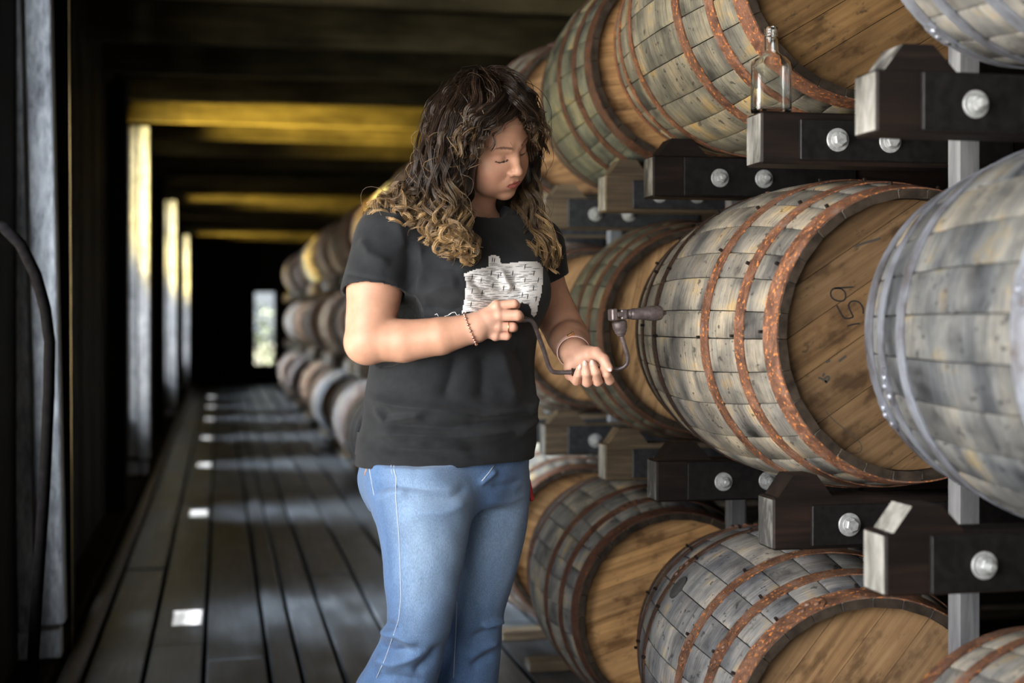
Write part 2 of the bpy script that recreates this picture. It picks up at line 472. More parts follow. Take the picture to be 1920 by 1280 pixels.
def hoop_mesh(s0, w_, mat, lap=.22, name='hoop'):
    n = 72
    v, f = [], []
    sec = [(-.5, .0004), (-.5, .0030), (.5, .0030), (.5, .0004)]
    for i in range(n):
        a = 2 * math.pi * i / n
        for q, h in sec:
            s = s0 + q * w_; r = prof(s) + h
            v.append((r * math.sin(a), s, r * math.cos(a)))
    for i in range(n):
        for j in range(4):
            f.append((i * 4 + j, i * 4 + (j + 1) % 4, ((i + 1) % n) * 4 + (j + 1) % 4, ((i + 1) % n) * 4 + j))
    # the riveted lap: a second layer with a rounded end
    b = len(v); m = 7
    for i in range(m):
        a = lap * i / (m - 1)
        ww = w_ * (.5 if i in (0, m - 1) else .97)
        for q, h in sec:
            s = s0 + q * ww; r = prof(s) + h + .0026
            v.append((r * math.sin(a), s, r * math.cos(a)))
    for i in range(m - 1):
        for j in range(4):
            f.append((b + i * 4 + j, b + i * 4 + (j + 1) % 4, b + (i + 1) * 4 + (j + 1) % 4, b + (i + 1) * 4 + j))
    f.append((b, b + 1, b + 2, b + 3)); e = b + (m - 1) * 4; f.append((e + 3, e + 2, e + 1, e))
    me = mesh(name, v, f, mat, True, 35)
    bm = bmesh.new(); bm.from_mesh(me); bmesh.ops.recalc_face_normals(bm, faces=bm.faces); bm.to_mesh(me); bm.free()
    return me
HOOPS = [(-.4345, .046), (-.322, .034), (-.172, .036), (.172, .036), (.322, .034), (.4345, .046)]
HOOP_R = [hoop_mesh(s, w_, RUST) for s, w_ in HOOPS]
HOOP_G = [hoop_mesh(s, w_, GALV) for s, w_ in HOOPS]
HOOPS_N = [(-.4345, .046), (-.322, .034), (-.105, .040), (.265, .034), (.362, .032), (.4345, .046)]   # driven differently
HOOP_N = [hoop_mesh(s, w_, GALV) for s, w_ in HOOPS_N]

g = G(); g.lathe([(.0062, 0), (.0062, .0012), (.0048, .0032), (.002, .0042), (.0, .0044)], 10)
RIVET = g.me('rivet', [RUST], True, 50); RIVET_G = g.me('rivet', [GALV], True, 50)
g = G(); g.box(-.0038, .0038, -.003, .003, -.002, .009, .0008)
NAIL = g.me('hoop_nail', [RAIL])
g = G(); g.lathe([(.029, -.006), (.029, .0035), (.026, .005), (.0, .0052)], 24)
BUNG = g.me('bung', [mat_plain('grey_wood_bung', (.03, .029, .028), .7, 0, .4, 80)], True, 40)

RI = RH - .0185
def head_meshes():
    widths = [.066, .083, .071, .090, .078, .074, .056]
    k = 2 * RI / sum(widths); z = -RI; out = []
    for i, w0 in enumerate(widths):
        w1 = w0 * k; za, zb = z + .0007, z + w1 - .0007; z += w1
        za = max(za, -RI + .0006); zb = min(zb, RI - .0006)
        m = 7; right = []
        for q in range(m):
            zz = za + (zb - za) * q / (m - 1)
            right.append((math.sqrt(max(RI * RI - zz * zz, 1e-8)), zz))
        poly = [(x, zz) for x, zz in right] + [(-x, zz) for x, zz in reversed(right)]
        v = [(x, -.009, zz) for x, zz in poly] + [(x, .009, zz) for x, zz in poly]
        L = len(poly)
        f = [tuple(range(L)), tuple(range(2 * L - 1, L - 1, -1))] + [(j, (j + 1) % L + 0, (j + 1) % L + L, j + L) for j in range(L)]
        me = mesh('head_plank', v, f, OAK)
        bm = bmesh.new(); bm.from_mesh(me); bmesh.ops.recalc_face_normals(bm, faces=bm.faces); bm.to_mesh(me); bm.free()
        out.append(me)
    return out
HEADS = head_meshes()

def surf(theta, s, h=0.0):
    """point and outward matrix on the barrel skin, theta from the top towards +x"""
    r = prof(s) + h
    p = Vector((r * math.sin(theta), s, r * math.cos(theta)))
    n = Vector((math.sin(theta), 0, math.cos(theta)))
    return Matrix.Translation(p) @ n.to_track_quat('Z', 'Y').to_matrix().to_4x4()

def barrel(X, Z, H, roll, label, group, tint=(1, 1, 1), hoop='r', htint=(1, 1, 1), oak=(1, 1, 1), seed=0, detail=True, laps=None, yaw=0.0, bung=None, rear=1.0, nails=0):
    b = empty('oak_barrel', (X, Z, H)); b.rotation_euler = (0, 0, yaw)
    tag(b, label, 'barrel', group)
    rr = random.Random(seed * 17 + 5)
    def child(name, me, col, rot=0.0, parent=b, loc=(0, 0, 0)):
        o = bpy.data.objects.new(name, me); COL.objects.link(o); o.parent = parent
        o.location = loc; o.rotation_euler = (0, rot, 0); o.color = (*col, 1); return o
    roll = math.radians(roll)
    if detail:
        a = roll
        for k in pattern:
            wd = math.radians(ang_sets[k] * SC)
            child('stave', STAVES[k], tint, a + wd / 2); a += wd
        for e in (-1, 1):
            for me in HEADS: child('head_plank', me, oak, roll, loc=(0, e * (HL - .036), 0))
    else:
        child('body', BODY, tint, roll)
        for e in (-1, 1): child('head', HEADF, oak, roll, loc=(0, e * (HL - .036), 0))
    hs = HOOPS_N if hoop == 'n' else HOOPS
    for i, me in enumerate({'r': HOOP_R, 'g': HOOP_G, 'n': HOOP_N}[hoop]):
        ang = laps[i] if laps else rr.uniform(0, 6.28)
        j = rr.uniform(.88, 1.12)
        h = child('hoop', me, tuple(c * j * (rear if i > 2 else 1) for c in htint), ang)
        if detail:
            for q in (.055, .11, .165):
                o = child('rivet', RIVET if hoop == 'r' else RIVET_G, htint, parent=h)
                o.matrix_local = surf(q, hs[i][0] + (.006 if q == .11 else -.006), .0054)
            for q in range(nails):
                o = child('hoop_nail', NAIL, (1, 1, 1), parent=h)
                o.matrix_local = surf(-1.5 + q * .45 - ang + rr.uniform(-.1, .1), hs[i][0] - math.copysign(hs[i][1] / 2 + .003, hs[i][0]), 0)
    if bung is not None:
        o = child('bung', BUNG, (1, 1, 1)); o.matrix_local = surf(math.radians(bung[0]), bung[1], 0)
    return b

# plain far barrel: one turned body with stave grooves and two heads
def body_mesh():
    n = 56; ss = [-HL, -.36, -.24, -.12, 0, .12, .24, .36, HL]
    v, f = [], []
    rows = [(HL, RH - .017)][:0]
    ring = [(-HL + .045, RH - .020), (-HL, RH - .017)] + [(s, prof(s)) for s in ss] + [(HL, RH - .017), (HL - .045, RH - .020)]
    for s, r in ring:
        for i in range(n):
            a = 2 * math.pi * i / n
            q = r - (.003 if i % 2 == 0 else 0)
            v.append((q * math.sin(a), s, q * math.cos(a)))
    for k in range(len(ring) - 1):
        for i in range(n):
            f.append((k * n + i, k * n + (i + 1) % n, (k + 1) * n + (i + 1) % n, (k + 1) * n + i))
    return mesh('body', v, f, [STAVE, CHIME], True, 40, [1 if q // n in (0, 1, len(ring) - 3, len(ring) - 2) else 0 for q in range(n * (len(ring) - 1))])
BODY = body_mesh()
g = G()
zs = [-.2585, -.17, -.085, 0, .085, .17, .2585]
for a, b_ in zip(zs[:-1], zs[1:]):
    pts = []
    for q in range(5):
        zz = a + .001 + (b_ - a - .002) * q / 4
        pts.append((math.sqrt(max(RI * RI - zz * zz, 1e-8)), zz))
    poly = pts + [(-x, z_) for x, z_ in reversed(pts)]
    L = len(poly)
    g.add([(x, -.009, z_) for x, z_ in poly] + [(x, .009, z_) for x, z_ in poly], [tuple(range(L)), tuple(range(2 * L - 1, L - 1, -1))] + [(j, (j + 1) % L, (j + 1) % L + L, j + L) for j in range(L)])
HEADF = g.me('head', [OAK])

HT = {'L': .340, 'M': 1.112, 'U': 1.847}
ZB = lambda k: 2.94 + 1.2 * (k - 1)
GR = 'oak barrels on the ricks'
near = {
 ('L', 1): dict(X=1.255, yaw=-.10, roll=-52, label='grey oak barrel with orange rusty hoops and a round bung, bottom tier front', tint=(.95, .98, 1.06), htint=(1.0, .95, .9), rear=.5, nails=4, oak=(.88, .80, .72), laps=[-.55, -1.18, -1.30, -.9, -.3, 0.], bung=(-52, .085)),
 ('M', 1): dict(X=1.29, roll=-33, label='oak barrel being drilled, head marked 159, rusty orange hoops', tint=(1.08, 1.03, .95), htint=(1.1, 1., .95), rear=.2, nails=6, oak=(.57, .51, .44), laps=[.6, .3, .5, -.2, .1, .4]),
 ('U', 1): dict(X=1.28, dz=.165, dh=.010, roll=-31, label='oak barrel behind the clear glass bottle, top tier', tint=(.80, .76, .64), htint=(1.15, 1., .9), oak=(.62, .53, .38), laps=[.9, 1.2, .5, 1., 2, .3]),
 ('M', 0): dict(X=1.372, dz=.09, dh=.006, roll=40, label='blurred grey oak barrel with steel hoops nearest at right edge', hoop='n', tint=(.50, .54, .61), htint=(.8, .8, .86), oak=(1, .9, .8)),
 ('U', 0): dict(X=1.335, roll=12, label='oak barrel cut off by the top right corner', hoop='g', tint=(.85, .86, .88), htint=(.8, .8, .85), oak=(1, .9, .8)),
 ('L', 0): dict(X=1.35, roll=75, label='oak barrel just peeking in at the bottom right edge', tint=(.9, .9, .9), htint=(.8, .75, .75)),
 ('L', 2): dict(X=1.25, yaw=-.07, roll=-18, label='grey oak barrel with wet brown hoops, bottom tier, second from right', tint=(.88, .90, .92), htint=(.55, .47, .47), oak=(1.65, 1.42, 1.1)),  # head tint raised to stand in for front light
 ('M', 2): dict(X=1.355, yaw=-.14, roll=-78, label='oak barrel with pale head behind the brace and drilling hand', tint=(.58, .61, .52), htint=(.55, .48, .45), oak=(1.9, 1.75, 1.5)),  # bright head and dim greenish staves: light put into the tints
 ('U', 2): dict(X=1.292, yaw=-.08, roll=-8, label="greenish oak barrel with tan head right of the woman's hair, top tier", tint=(.52, .57, .50), htint=(.5, .42, .40), oak=(1.7, 1.4, 1.05)),  # greenish stave tint imitates yellow-green light, raised head tint imitates front light
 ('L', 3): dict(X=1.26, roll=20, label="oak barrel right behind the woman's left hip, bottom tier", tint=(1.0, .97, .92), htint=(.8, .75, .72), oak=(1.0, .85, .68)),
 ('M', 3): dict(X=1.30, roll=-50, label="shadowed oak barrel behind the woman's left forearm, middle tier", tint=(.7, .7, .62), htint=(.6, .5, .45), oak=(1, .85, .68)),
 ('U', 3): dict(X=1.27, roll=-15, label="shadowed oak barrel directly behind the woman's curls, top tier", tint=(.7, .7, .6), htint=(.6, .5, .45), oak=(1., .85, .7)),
}
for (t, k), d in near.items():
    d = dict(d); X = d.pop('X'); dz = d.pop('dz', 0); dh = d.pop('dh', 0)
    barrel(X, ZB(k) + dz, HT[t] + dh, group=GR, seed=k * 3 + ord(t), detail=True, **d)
ordn = ['first', 'second', 'third', 'fourth', 'fifth', 'sixth', 'seventh', 'eighth', 'ninth', 'tenth', 'eleventh', 'twelfth', 'thirteenth', 'fourteenth', 'fifteenth', 'sixteenth']
tier_word = {'L': 'bottom', 'M': 'middle', 'U': 'top'}
jr = random.Random(21)
KMAX = 19
for t in 'LMU':
    for k in range(4, KMAX):
        X = 1.275 + (jr.uniform(-.08, .07) if t == 'L' else jr.uniform(-.01, .09))
        pal = jr.choice(['grey', 'brown', 'pale'])
        tint = {'grey': (.60, .63, .68), 'brown': (.85, .72, .56), 'pale': (1.35, 1.33, 1.3)}[pal]
        kind = jr.choice(['r', 'r', 'g'])
        lbl = f'blurred far oak barrel, {tier_word[t]} tier, {ordn[KMAX - 1 - k]} from the far end'
        if (t, k) == ('L', 10): kind = 'g'; tint = (1.1, 1.1, 1.15)
        barrel(X, ZB(k), HT[t], jr.uniform(-80, 80), lbl, GR, tint=tint, hoop=kind,
               htint=(1.7, 1.7, 1.75) if kind == 'g' else (.8, .65, .55), seed=k * 7 + ord(t), detail=False, oak=(.8, .62, .42))

# ------------------------------------------------------------------ ricks: rails, chocks, bolts, posts
g = G()
g.lathe([(.0225, 0), (.0225, .0022), (.0215, .003), (.0150, .003), (.0140, .006), (.010, .006)], 24)
WASHER = g.me('washer', [BOLT], True, 30)
g = G(); g.lathe([(.0135, .005), (.0135, .0160), (.0115, .0180), (0, .0180)], 6)
BOLTH = g.me('bolt_head', [BOLT])
g = G(); g.lathe([(.0125, .005), (.0125, .015), (.0115, .016), (.0075, .016), (.0075, .027), (.006, .028), (0, .028)], 6)
NUTH = g.me('bolt_head', [BOLT])
XE = 1.03
def rail(k, side, tier, top, label, worn=False, plate=PLATE, xe=XE, bolts=True, long=2.1, chock=True):
    """one timber across the aisle edge; side 'f' carries the near end of the barrel, 'r' the far end"""
    zfar = 2.627 + 1.2 * (k - 1) if side == 'f' else 3.363 + 1.2 * (k - 1)
    h = .100; t = .080
    o = empty('rick_rail', (xe, zfar - t, top - h)); tag(o, label, 'rail', 'timber rails of the barrel ricks')
    g = G(); g.box(0, long, 0, t, 0, h, .004, 0, endm=1)
    g.obj('beam', [RAIL_WORN if worn else RAIL, ENDDARK if (tier, k, side) in (('M', 1, 'f'), ('M', 1, 'r'), ('U', 1, 'r')) else ENDGRAIN], o)
    x0 = .075
    g = G(); g.box(x0, .52, -.011, -.0005, .008 if side == 'f' else .004, .085 if side == 'f' else .096, .0015); g.obj('splice_plate', [plate], o)
    if bolts:
        for bx in ((.150, .258) if side == 'f' else (.165, .278)):
            M = Matrix.Translation((bx, -.011, .047)) @ Matrix.Rotation(math.pi / 2, 4, 'X')
            wsh = link('washer', WASHER, o); wsh.matrix_local = M
            bh = link('bolt_head', BOLTH if side == 'f' else NUTH, wsh); bh.rotation_euler = (0, 0, rnd.uniform(0, 1))
    # chock: a trapezoid block that stops the barrel from rolling into the aisle
    y0, y1 = .004, t - .006
    b0, b1, t0, t1, hh = (.012, .122, .042, .090, .042) if side == 'f' else (.016, .140, .048, .100, .042)
    v = [(b0, y0, h), (b1, y0, h), (t1, y0, h + hh), (t0, y0, h + hh), (b0, y1, h), (b1, y1, h), (t1, y1, h + hh), (t0, y1, h + hh)]
    if chock:
        g = G(); g.add(v, [(0, 1, 2, 3), (7, 6, 5, 4), (0, 3, 7, 4), (1, 5, 6, 2), (3, 2, 6, 7), (0, 4, 5, 1)])
        g.m[2] = 1 if k == 0 else 0
        g.obj('chock', [RAIL_WORN if worn else RAIL, ENDGRAIN if tier == 'M' else ENDDARK], o)
    return o
TOPS = {'M': .802, 'U': 1.537}
who = {('M', 1, 'f'): 'black timber rail with two big bolts under the 159 head', ('M', 1, 'r'): 'black timber rail under the far end of the drilled barrel',
       ('U', 1, 'f'): 'timber rail with pale cut end that carries the glass bottle', ('U', 1, 'r'): 'dark timber rail with two washers left of the glass bottle, top tier',
       ('M', 0, 'r'): 'timber rail with pale square end under the nearest barrel, middle tier', ('U', 0, 'r'): 'timber rail with pale cut end highest at top right',
       ('M', 2, 'f'): 'weathered timber rail under the pale head behind the brace', ('M', 2, 'r'): "weathered timber rail with one washer right of the woman's waist",
       ('U', 2, 'f'): 'weathered timber rail with grey plate under the greenish top barrel', ('U', 2, 'r'): "timber rail with one bolt right of the woman's curls, top tier"}
for t in 'MU':
    for k in range(0, KMAX):
        for s in 'fr':
            if k == 0 and s == 'f': continue
            lb = who.get((t, k, s)) or f"blurred far rick rail, {tier_word[t]} tier, {'near' if s == 'f' else 'far'} end of barrel {ordn[KMAX - 1 - k] if k >= 4 else 'behind the woman'}" + ('' if k >= 4 else '')
            if k >= 4: lb = f"blurred rail under {'near' if s == 'f' else 'far'} end of {tier_word[t]} barrel {ordn[KMAX - 1 - k]} from far end"
            elif k == 3: lb = f"shadowed rail under {'near' if s == 'f' else 'far'} end of the {tier_word[t]} barrel behind the woman"
            worn = k >= 2
            rail(k, s, t, TOPS[t], lb, worn, PLATE_GREY if k >= 2 else PLATE, bolts=k < 4, xe={('U', 1, 'f'): 1.006, ('U', 0, 'r'): 1.015, ('U', 1, 'r'): 1.021}.get((t, k, s), XE + (0 if k < 3 else rnd.uniform(-.01, .01))), chock=(t, k, s) != ('U', 1, 'f'))
# bottom rails: low sleepers on the floor
for k in range(0, KMAX):
    for s in 'fr':
        zfar = 2.627 + 1.2 * (k - 1) if s == 'f' else 3.363 + 1.2 * (k - 1)
        g = G(); g.box(.98, 3.2, zfar - .08, zfar, .001, .036, .004, 0, endm=1)
        lb = f"low floor sleeper under {'near' if s == 'f' else 'far'} end of bottom barrel " + (f'{ordn[KMAX - 1 - k]} from far end' if k >= 4 else ['at the right edge', 'with the round bung', 'with wet brown hoops', 'behind the woman'][k])
        o = g.obj('floor_sleeper', [RAIL_WORN, ENDGRAIN]); tag(o, lb, 'sleeper', 'floor sleepers of the barrel ricks')
for k in range(0, KMAX):
    for q, (dz, xp, mt) in enumerate(((2.41, 1.338, POST),)):
        zz = dz + 1.2 * k
        g = G(); g.box(xp, xp + .046, zz, zz + .042, .0, 1.66, .004)
        o = g.obj('rick_post', [mt])
        tag(o, 'grey timber post ' + (f'beyond the barrel {ordn[KMAX - 1 - k]} from far end' if k >= 4 else ['between nearest barrel and the drilled barrel', 'between drilled barrel and pale head barrel', 'behind the pale head barrel', 'behind the woman'][k]), 'post', 'posts of the barrel ricks')
# ------------------------------------------------------------------ small things
def at(px, py, zc):
    a = (px - 960) / F_PX * zc
    return Vector((a * CP + zc * SP, -a * SP + zc * CP, EYE - (py - 600) / F_PX * zc))
IRON = mat_plain('old_brown_iron', (.13, .105, .105), .42, .5, .35, 90)
br = empty('hand_brace', at(985, 598, 2.868)); tag(br, 'old brown iron hand brace boring into the drilled barrel', 'hand brace')
O = Vector(br.location)
def bpart(g, name, mat=IRON, parent=br, smooth=True, sharp=40):
    g.v = [tuple(Vector(p) - O) for p in g.v]; return g.obj(name, [mat], parent, smooth, sharp)
pad = at(955, 600, 2.866); sh = at(988, 599, 2.870)
g = G(); g.lathe([(.004, -.018), (.012, -.016), (.016, -.008), (.015, .004), (.008, .012), (.006, .020), (.006, .036)], 20, along(pad, sh)); bpart(g, 'pad')
def smooth_path(pts, n=5):
    P = [Vector(p) for p in pts]; out = []
    for i in range(len(P) - 1):
        p0, p1, p2, p3 = P[max(i - 1, 0)], P[i], P[i + 1], P[min(i + 2, len(P) - 1)]
        for k in range(n):
            u = k / n
            out.append(.5 * (2 * p1 + (p2 - p0) * u + (2 * p0 - 5 * p1 + 4 * p2 - p3) * u * u + (3 * p1 - p0 - 3 * p2 + p3) * u ** 3))
    return out + [P[-1]]
crank = [at(986, 599, 2.870), at(996, 601, 2.874), at(1003, 611, 2.882), at(1010, 630, 2.900), at(1020, 657, 2.925), at(1028, 683, 2.948), at(1035, 695, 2.956), at(1046, 698, 2.962), at(1072, 697.5, 2.966), at(1110, 694.5, 2.970), at(1150, 692.5, 2.972), at(1165, 690, 2.971), at(1175, 682, 2.968), at(1177, 669, 2.964), at(1171, 648, 2.958), at(1165.5, 628, 2.953)]
g = G(); g.tube(smooth_path(crank), .0047, 12); bpart(g, 'crank')
g = G(); g.lathe([(.005, 0), (.0085, .001), (.0085, .004), (.0068, .006), (.0075, .015), (.0095, .035), (.0095, .05), (.0075, .072), (.0068, .078), (.0085, .080), (.0085, .084), (.005, .085)], 18, along(at(1071, 697.5, 2.966), at(1149, 692.5, 2.972))); bpart(g, 'grip', mat_plain('dark_turned_wood', (.03, .02, .015), .4, 0, .3, 60))
g = G(); g.lathe([(.0050, 0), (.0090, .002), (.0100, .006), (.0125, .008), (.0130, .013), (.0150, .016), (.0155, .023), (.0155, .030), (.0130, .032)], 22, along(at(1165.5, 630, 2.953), at(1160, 598, 2.948))); bpart(g, 'collar')
g = G(); M = along(at(1148, 590, 2.947), at(1250, 586, 2.978))
for (x0, x1, y0, y1, z0, z1) in [(-.014, .016, -.0125, .0125, -.005, .008), (-.013, .0125, -.006, .006, .006, .022), (-.012, .012, -.011, .011, .016, .030)]:
    g.box(x0, x1, y0, y1, z0, z1, .0025, M=M)
bpart(g, 'ratchet', sharp=25)
g = G(); prof_ = [(.0095, .026), (.0095, .034), (.0105, .035), (.0100, .036), (.0108, .038), (.0102, .040), (.0112, .042), (.0120, .044), (.0120, .062), (.0125, .066), (.0150, .078), (.0160, .086), (.0155, .098), (.0148, .106), (.0120, .109), (.0055, .110), (.0048, .118), (.0025, .119)]
g.lathe(prof_, 24, M); bpart(g, 'chuck')
g = G(); tip = at(1291, 586.5, 2.994); st_ = M @ Vector((0, 0, .116))
g.tube([st_, tip], .0013, 8); bpart(g, 'bit', mat_plain('bright_bit_steel', (.35, .34, .32), .35, .8))

# glass bottle standing on the end of the upper rail
GLASS = NT('clear_glass'); GLASS.b.inputs['Transmission Weight'].default_value = 1.0; GLASS.b.inputs['IOR'].default_value = 1.5
GLASS = GLASS.done((.96, .975, .965), .0)
bz = 1.5375
bp = at(1446, 207, 2.742)
bt = empty('glass_bottle', (bp.x, bp.y, bz), -PSI + .25); tag(bt, 'small clear flask bottle standing empty on the upper rail', 'bottle')
def oval(rows, n=40):
    v, f = [], []
    for hx, hy, z, e in rows:
        for j in range(n):
            a = 2 * math.pi * j / n; ca, sa = math.cos(a), math.sin(a)
            v.append((hx * math.copysign(abs(ca) ** e, ca), hy * math.copysign(abs(sa) ** e, sa), z))
    for i in range(len(rows) - 1):
        for j in range(n): f.append((i * n + j, i * n + (j + 1) % n, (i + 1) * n + (j + 1) % n, (i + 1) * n + j))
    return v, f, n
outer = [(.030, .017, 0, .45), (.0365, .0215, .002, .45), (.0378, .0225, .006, .45), (.0378, .0225, .094, .45), (.0365, .0215, .101, .5), (.030, .019, .107, .6), (.020, .0165, .1125, .8), (.0150, .0145, .118, 1), (.0138, .0138, .124, 1), (.0130, .0130, .140, 1), (.0128, .0128, .1475, 1), (.0145, .0145, .149, 1), (.0145, .0145, .152, 1), (.0128, .0128, .1535, 1), (.0140, .0140, .156, 1), (.0128, .0128, .158, 1), (.0135, .0135, .161, 1), (.0130, .0130, .1655, 1), (.0112, .0112, .167, 1)]
inner = [(.0105, .0105, .165, 1), (.0105, .0105, .124, 1), (.0125, .0120, .116, 1), (.027, .0155, .105, .6), (.0335, .0185, .098, .5), (.0350, .0195, .090, .45), (.0350, .0195, .012, .45), (.0330, .0180, .008, .45), (.010, .006, .007, .6)]
v, f, n = oval(outer + inner)
f.append(tuple(reversed(range(n)))); f.append(tuple((len(outer) + len(inner) - 1) * n + j for j in range(n)))
link('bottle_body', mesh('bottle_body', v, f, GLASS, True, 60), bt)

# handwriting on the head of the drilled barrel
INK = mat_plain('black_marker', (.012, .012, .012), .6)
b1 = [o for o in bpy.data.objects if o.get('label', '').startswith('oak barrel being drilled')][0]
HX, HZ, HH = b1.location; ZH = HZ - HL + .036 - .0094
def on_head(px, py):
    # where the line of sight meets the plane of the head
    k = (px - 960) / F_PX; u = (CP * k + SP) ; v_ = (-SP * k + CP); zc = ZH / v_
    return Vector((u * zc - HX, ZH - HZ, EYE - (py - 600) / F_PX * zc - HH))
def ribbon(name, strokes, w_, mat, lift=.0):
    g = G()
    for st in strokes:
        P = smooth_path([on_head(*p) for p in st], 6)
        b = len(g.v)
        for i, p in enumerate(P):
            t = (P[min(i + 1, len(P) - 1)] - P[max(i - 1, 0)]).normalized(); nrm = Vector((-t.z, 0, t.x))
            g.v.append(tuple(p + nrm * w_ / 2 + Vector((0, -lift, 0)))); g.v.append(tuple(p - nrm * w_ / 2 + Vector((0, -lift, 0))))
        for i in range(len(P) - 1): g.f.append((b + 2 * i, b + 2 * i + 1, b + 2 * i + 3, b + 2 * i + 2)); g.m.append(0)
    return g.obj(name, [mat], b1)
c4 = lambda x, y: (1400 + x * .40625, 340 + y * .40625)
ribbon('lettering', [[c4(493, 487), c4(450, 490), c4(405, 493), c4(388, 512), c4(395, 538), c4(425, 552), c4(452, 545), c4(455, 515), c4(435, 495), c4(405, 494)],
                     [c4(416, 572), c4(430, 600), c4(448, 628), c4(470, 632), c4(492, 625)], [c4(492, 625), c4(480, 600), c4(470, 572), c4(485, 553), c4(515, 556), c4(535, 580), c4(538, 610)],
                     [c4(465, 667), c4(495, 659), c4(522, 655)]], .0030, INK)['label'] = 'handwritten number 159'
FADED = mat_plain('faded_stamp_ink', (.05, .042, .035), .7)
ribbon('stamp_marks', [[c4(330, 905), c4(350, 912), c4(372, 930)], [c4(360, 885), c4(350, 900)], [c4(362, 925), c4(380, 912), c4(375, 900), c4(358, 910)], [c4(425, 830), c4(445, 815), c4(460, 805)], [c4(365, 835), c4(385, 825)], [c4(500, 300), c4(540, 285), c4(620, 262)]], .0045, FADED)
ribbon('chalk_circle', [[c4(365, 1060), c4(400, 1100), c4(450, 1140), c4(500, 1180), c4(530, 1220), c4(520, 1250), c4(470, 1255)], [c4(300, 1115), c4(330, 1100), c4(360, 1090)]], .0016, FADED)
# ------------------------------------------------------------------ the woman with the brace
A0, C0 = -.10, 3.02                       # her standing point, right of / in front of the camera
PBASE = (A0 * CP + C0 * SP, -A0 * SP + C0 * CP, 0.0)
def Wp(px, py, zc):
    """a measured point of the figure in her own frame: x right, y away, z up (metres)"""
    return np.array([(px - 960.0) / F_PX * zc - A0, zc - C0, EYE - (py - 600.0) / F_PX * zc])
person = empty('person', PBASE, -PSI)
tag(person, 'woman in black printed tee and blue jeans turning a hand brace', 'person')

# ---- signed distance modelling -------------------------------------------------
class Fld:
    def __init__(s): s.p = []
    def _add(s, fn, c, r, k, op): s.p.append((fn, np.asarray(c, np.float32), float(r), float(k), op))
    def cone(s, p, q, r1, r2, k=.012, op='u'):
        p = np.asarray(p, np.float32); q = np.asarray(q, np.float32); d = q - p; dd = float(d @ d) + 1e-9
        def fn(X):
            Y = X - p; t = np.clip((Y @ d) / dd, 0, 1)
            return np.sqrt(((Y - t[:, None] * d) ** 2).sum(1)) - (r1 + (r2 - r1) * t)
        s._add(fn, (p + q) / 2, math.sqrt(dd) / 2 + max(r1, r2), k, op)
    def chain(s, pts, rad, k=.012, op='u'):
        for i in range(len(pts) - 1): s.cone(pts[i], pts[i + 1], rad[i], rad[i + 1], k, op)
    def ell(s, c, r, R=None, k=.012, op='u'):
        c = np.asarray(c, np.float32); r = np.asarray(r, np.float32)
        R = np.eye(3, dtype=np.float32) if R is None else np.asarray(R, np.float32)
        def fn(X):
            l = (X - c) @ R; k0 = np.sqrt(((l / r) ** 2).sum(1)) + 1e-6; k1 = np.sqrt(((l / (r * r)) ** 2).sum(1)) + 1e-6
            return k0 * (k0 - 1) / k1
        s._add(fn, c, float(r.max()), k, op)
    def loft(s, rows, yaw, k=.012, op='u'):
        """rows: (z, cx, cy, r_side, r_front, r_back) - oval sections turned by yaw, F = facing"""
        rows = sorted(rows); T = np.array(rows, float)
        zs = np.linspace(T[0, 0], T[-1, 0], 160)
        def cr(col):
            z, v = T[:, 0], T[:, col]; m = np.gradient(v, z)
            i = np.clip(np.searchsorted(z, zs) - 1, 0, len(z) - 2); h = z[i + 1] - z[i]; t = (zs - z[i]) / h
            return (2*t**3-3*t**2+1)*v[i] + (t**3-2*t**2+t)*h*m[i] + (-2*t**3+3*t**2)*v[i+1] + (t**3-t**2)*h*m[i+1]
        cols = [cr(j) for j in range(1, 6)]
        L = np.array([math.cos(yaw), math.sin(yaw)]); Fv = np.array([math.sin(yaw), -math.cos(yaw)])
        def fn(X):
            z = X[:, 2]; cx, cy, ra, rf, rb = [np.interp(z, zs, q) for q in cols]
            dx, dy = X[:, 0] - cx, X[:, 1] - cy
            u = dx * L[0] + dy * L[1]; v = dx * Fv[0] + dy * Fv[1]
            rv = np.where(v > 0, rf, rb)
            q = np.sqrt((u / ra) ** 2 + (v / rv) ** 2)
            d = (q - 1) * np.minimum(ra, rv)
            return np.maximum(d, np.maximum(z - T[-1, 0], T[0, 0] - z))
        c = np.array([T[:, 1].mean(), T[:, 2].mean(), (T[0, 0] + T[-1, 0]) / 2])
        rr = math.hypot((T[-1, 0] - T[0, 0]) / 2, max(T[:, 3].max(), T[:, 4].max()) + max(np.ptp(T[:, 1]), np.ptp(T[:, 2])))
        s._add(fn, c, rr, k, op)
    def fn(s, f, c, r, k, op): s._add(f, c, r, k, op)
    def ev(s, X, ctr=None, rad=0.0):
        d = np.full(len(X), 1.0, np.float32)
        for fn, c, r, k, op in s.p:
            if ctr is not None and np.linalg.norm(c - ctr) - r > rad + k + .02: continue
            if op == 'disp': d = d + fn(X).astype(np.float32); continue
            e = fn(X).astype(np.float32)
            if op == 'u':
                h = np.clip(.5 + .5 * (d - e) / k, 0, 1); d = d * (1 - h) + e * h - k * h * (1 - h)
            elif op == 's':                                         # smooth cut
                e = -e; h = np.clip(.5 - .5 * (d - e) / k, 0, 1); d = d * (1 - h) + e * h + k * h * (1 - h)
            elif op == 'cut': d = np.maximum(d, e)
        return d

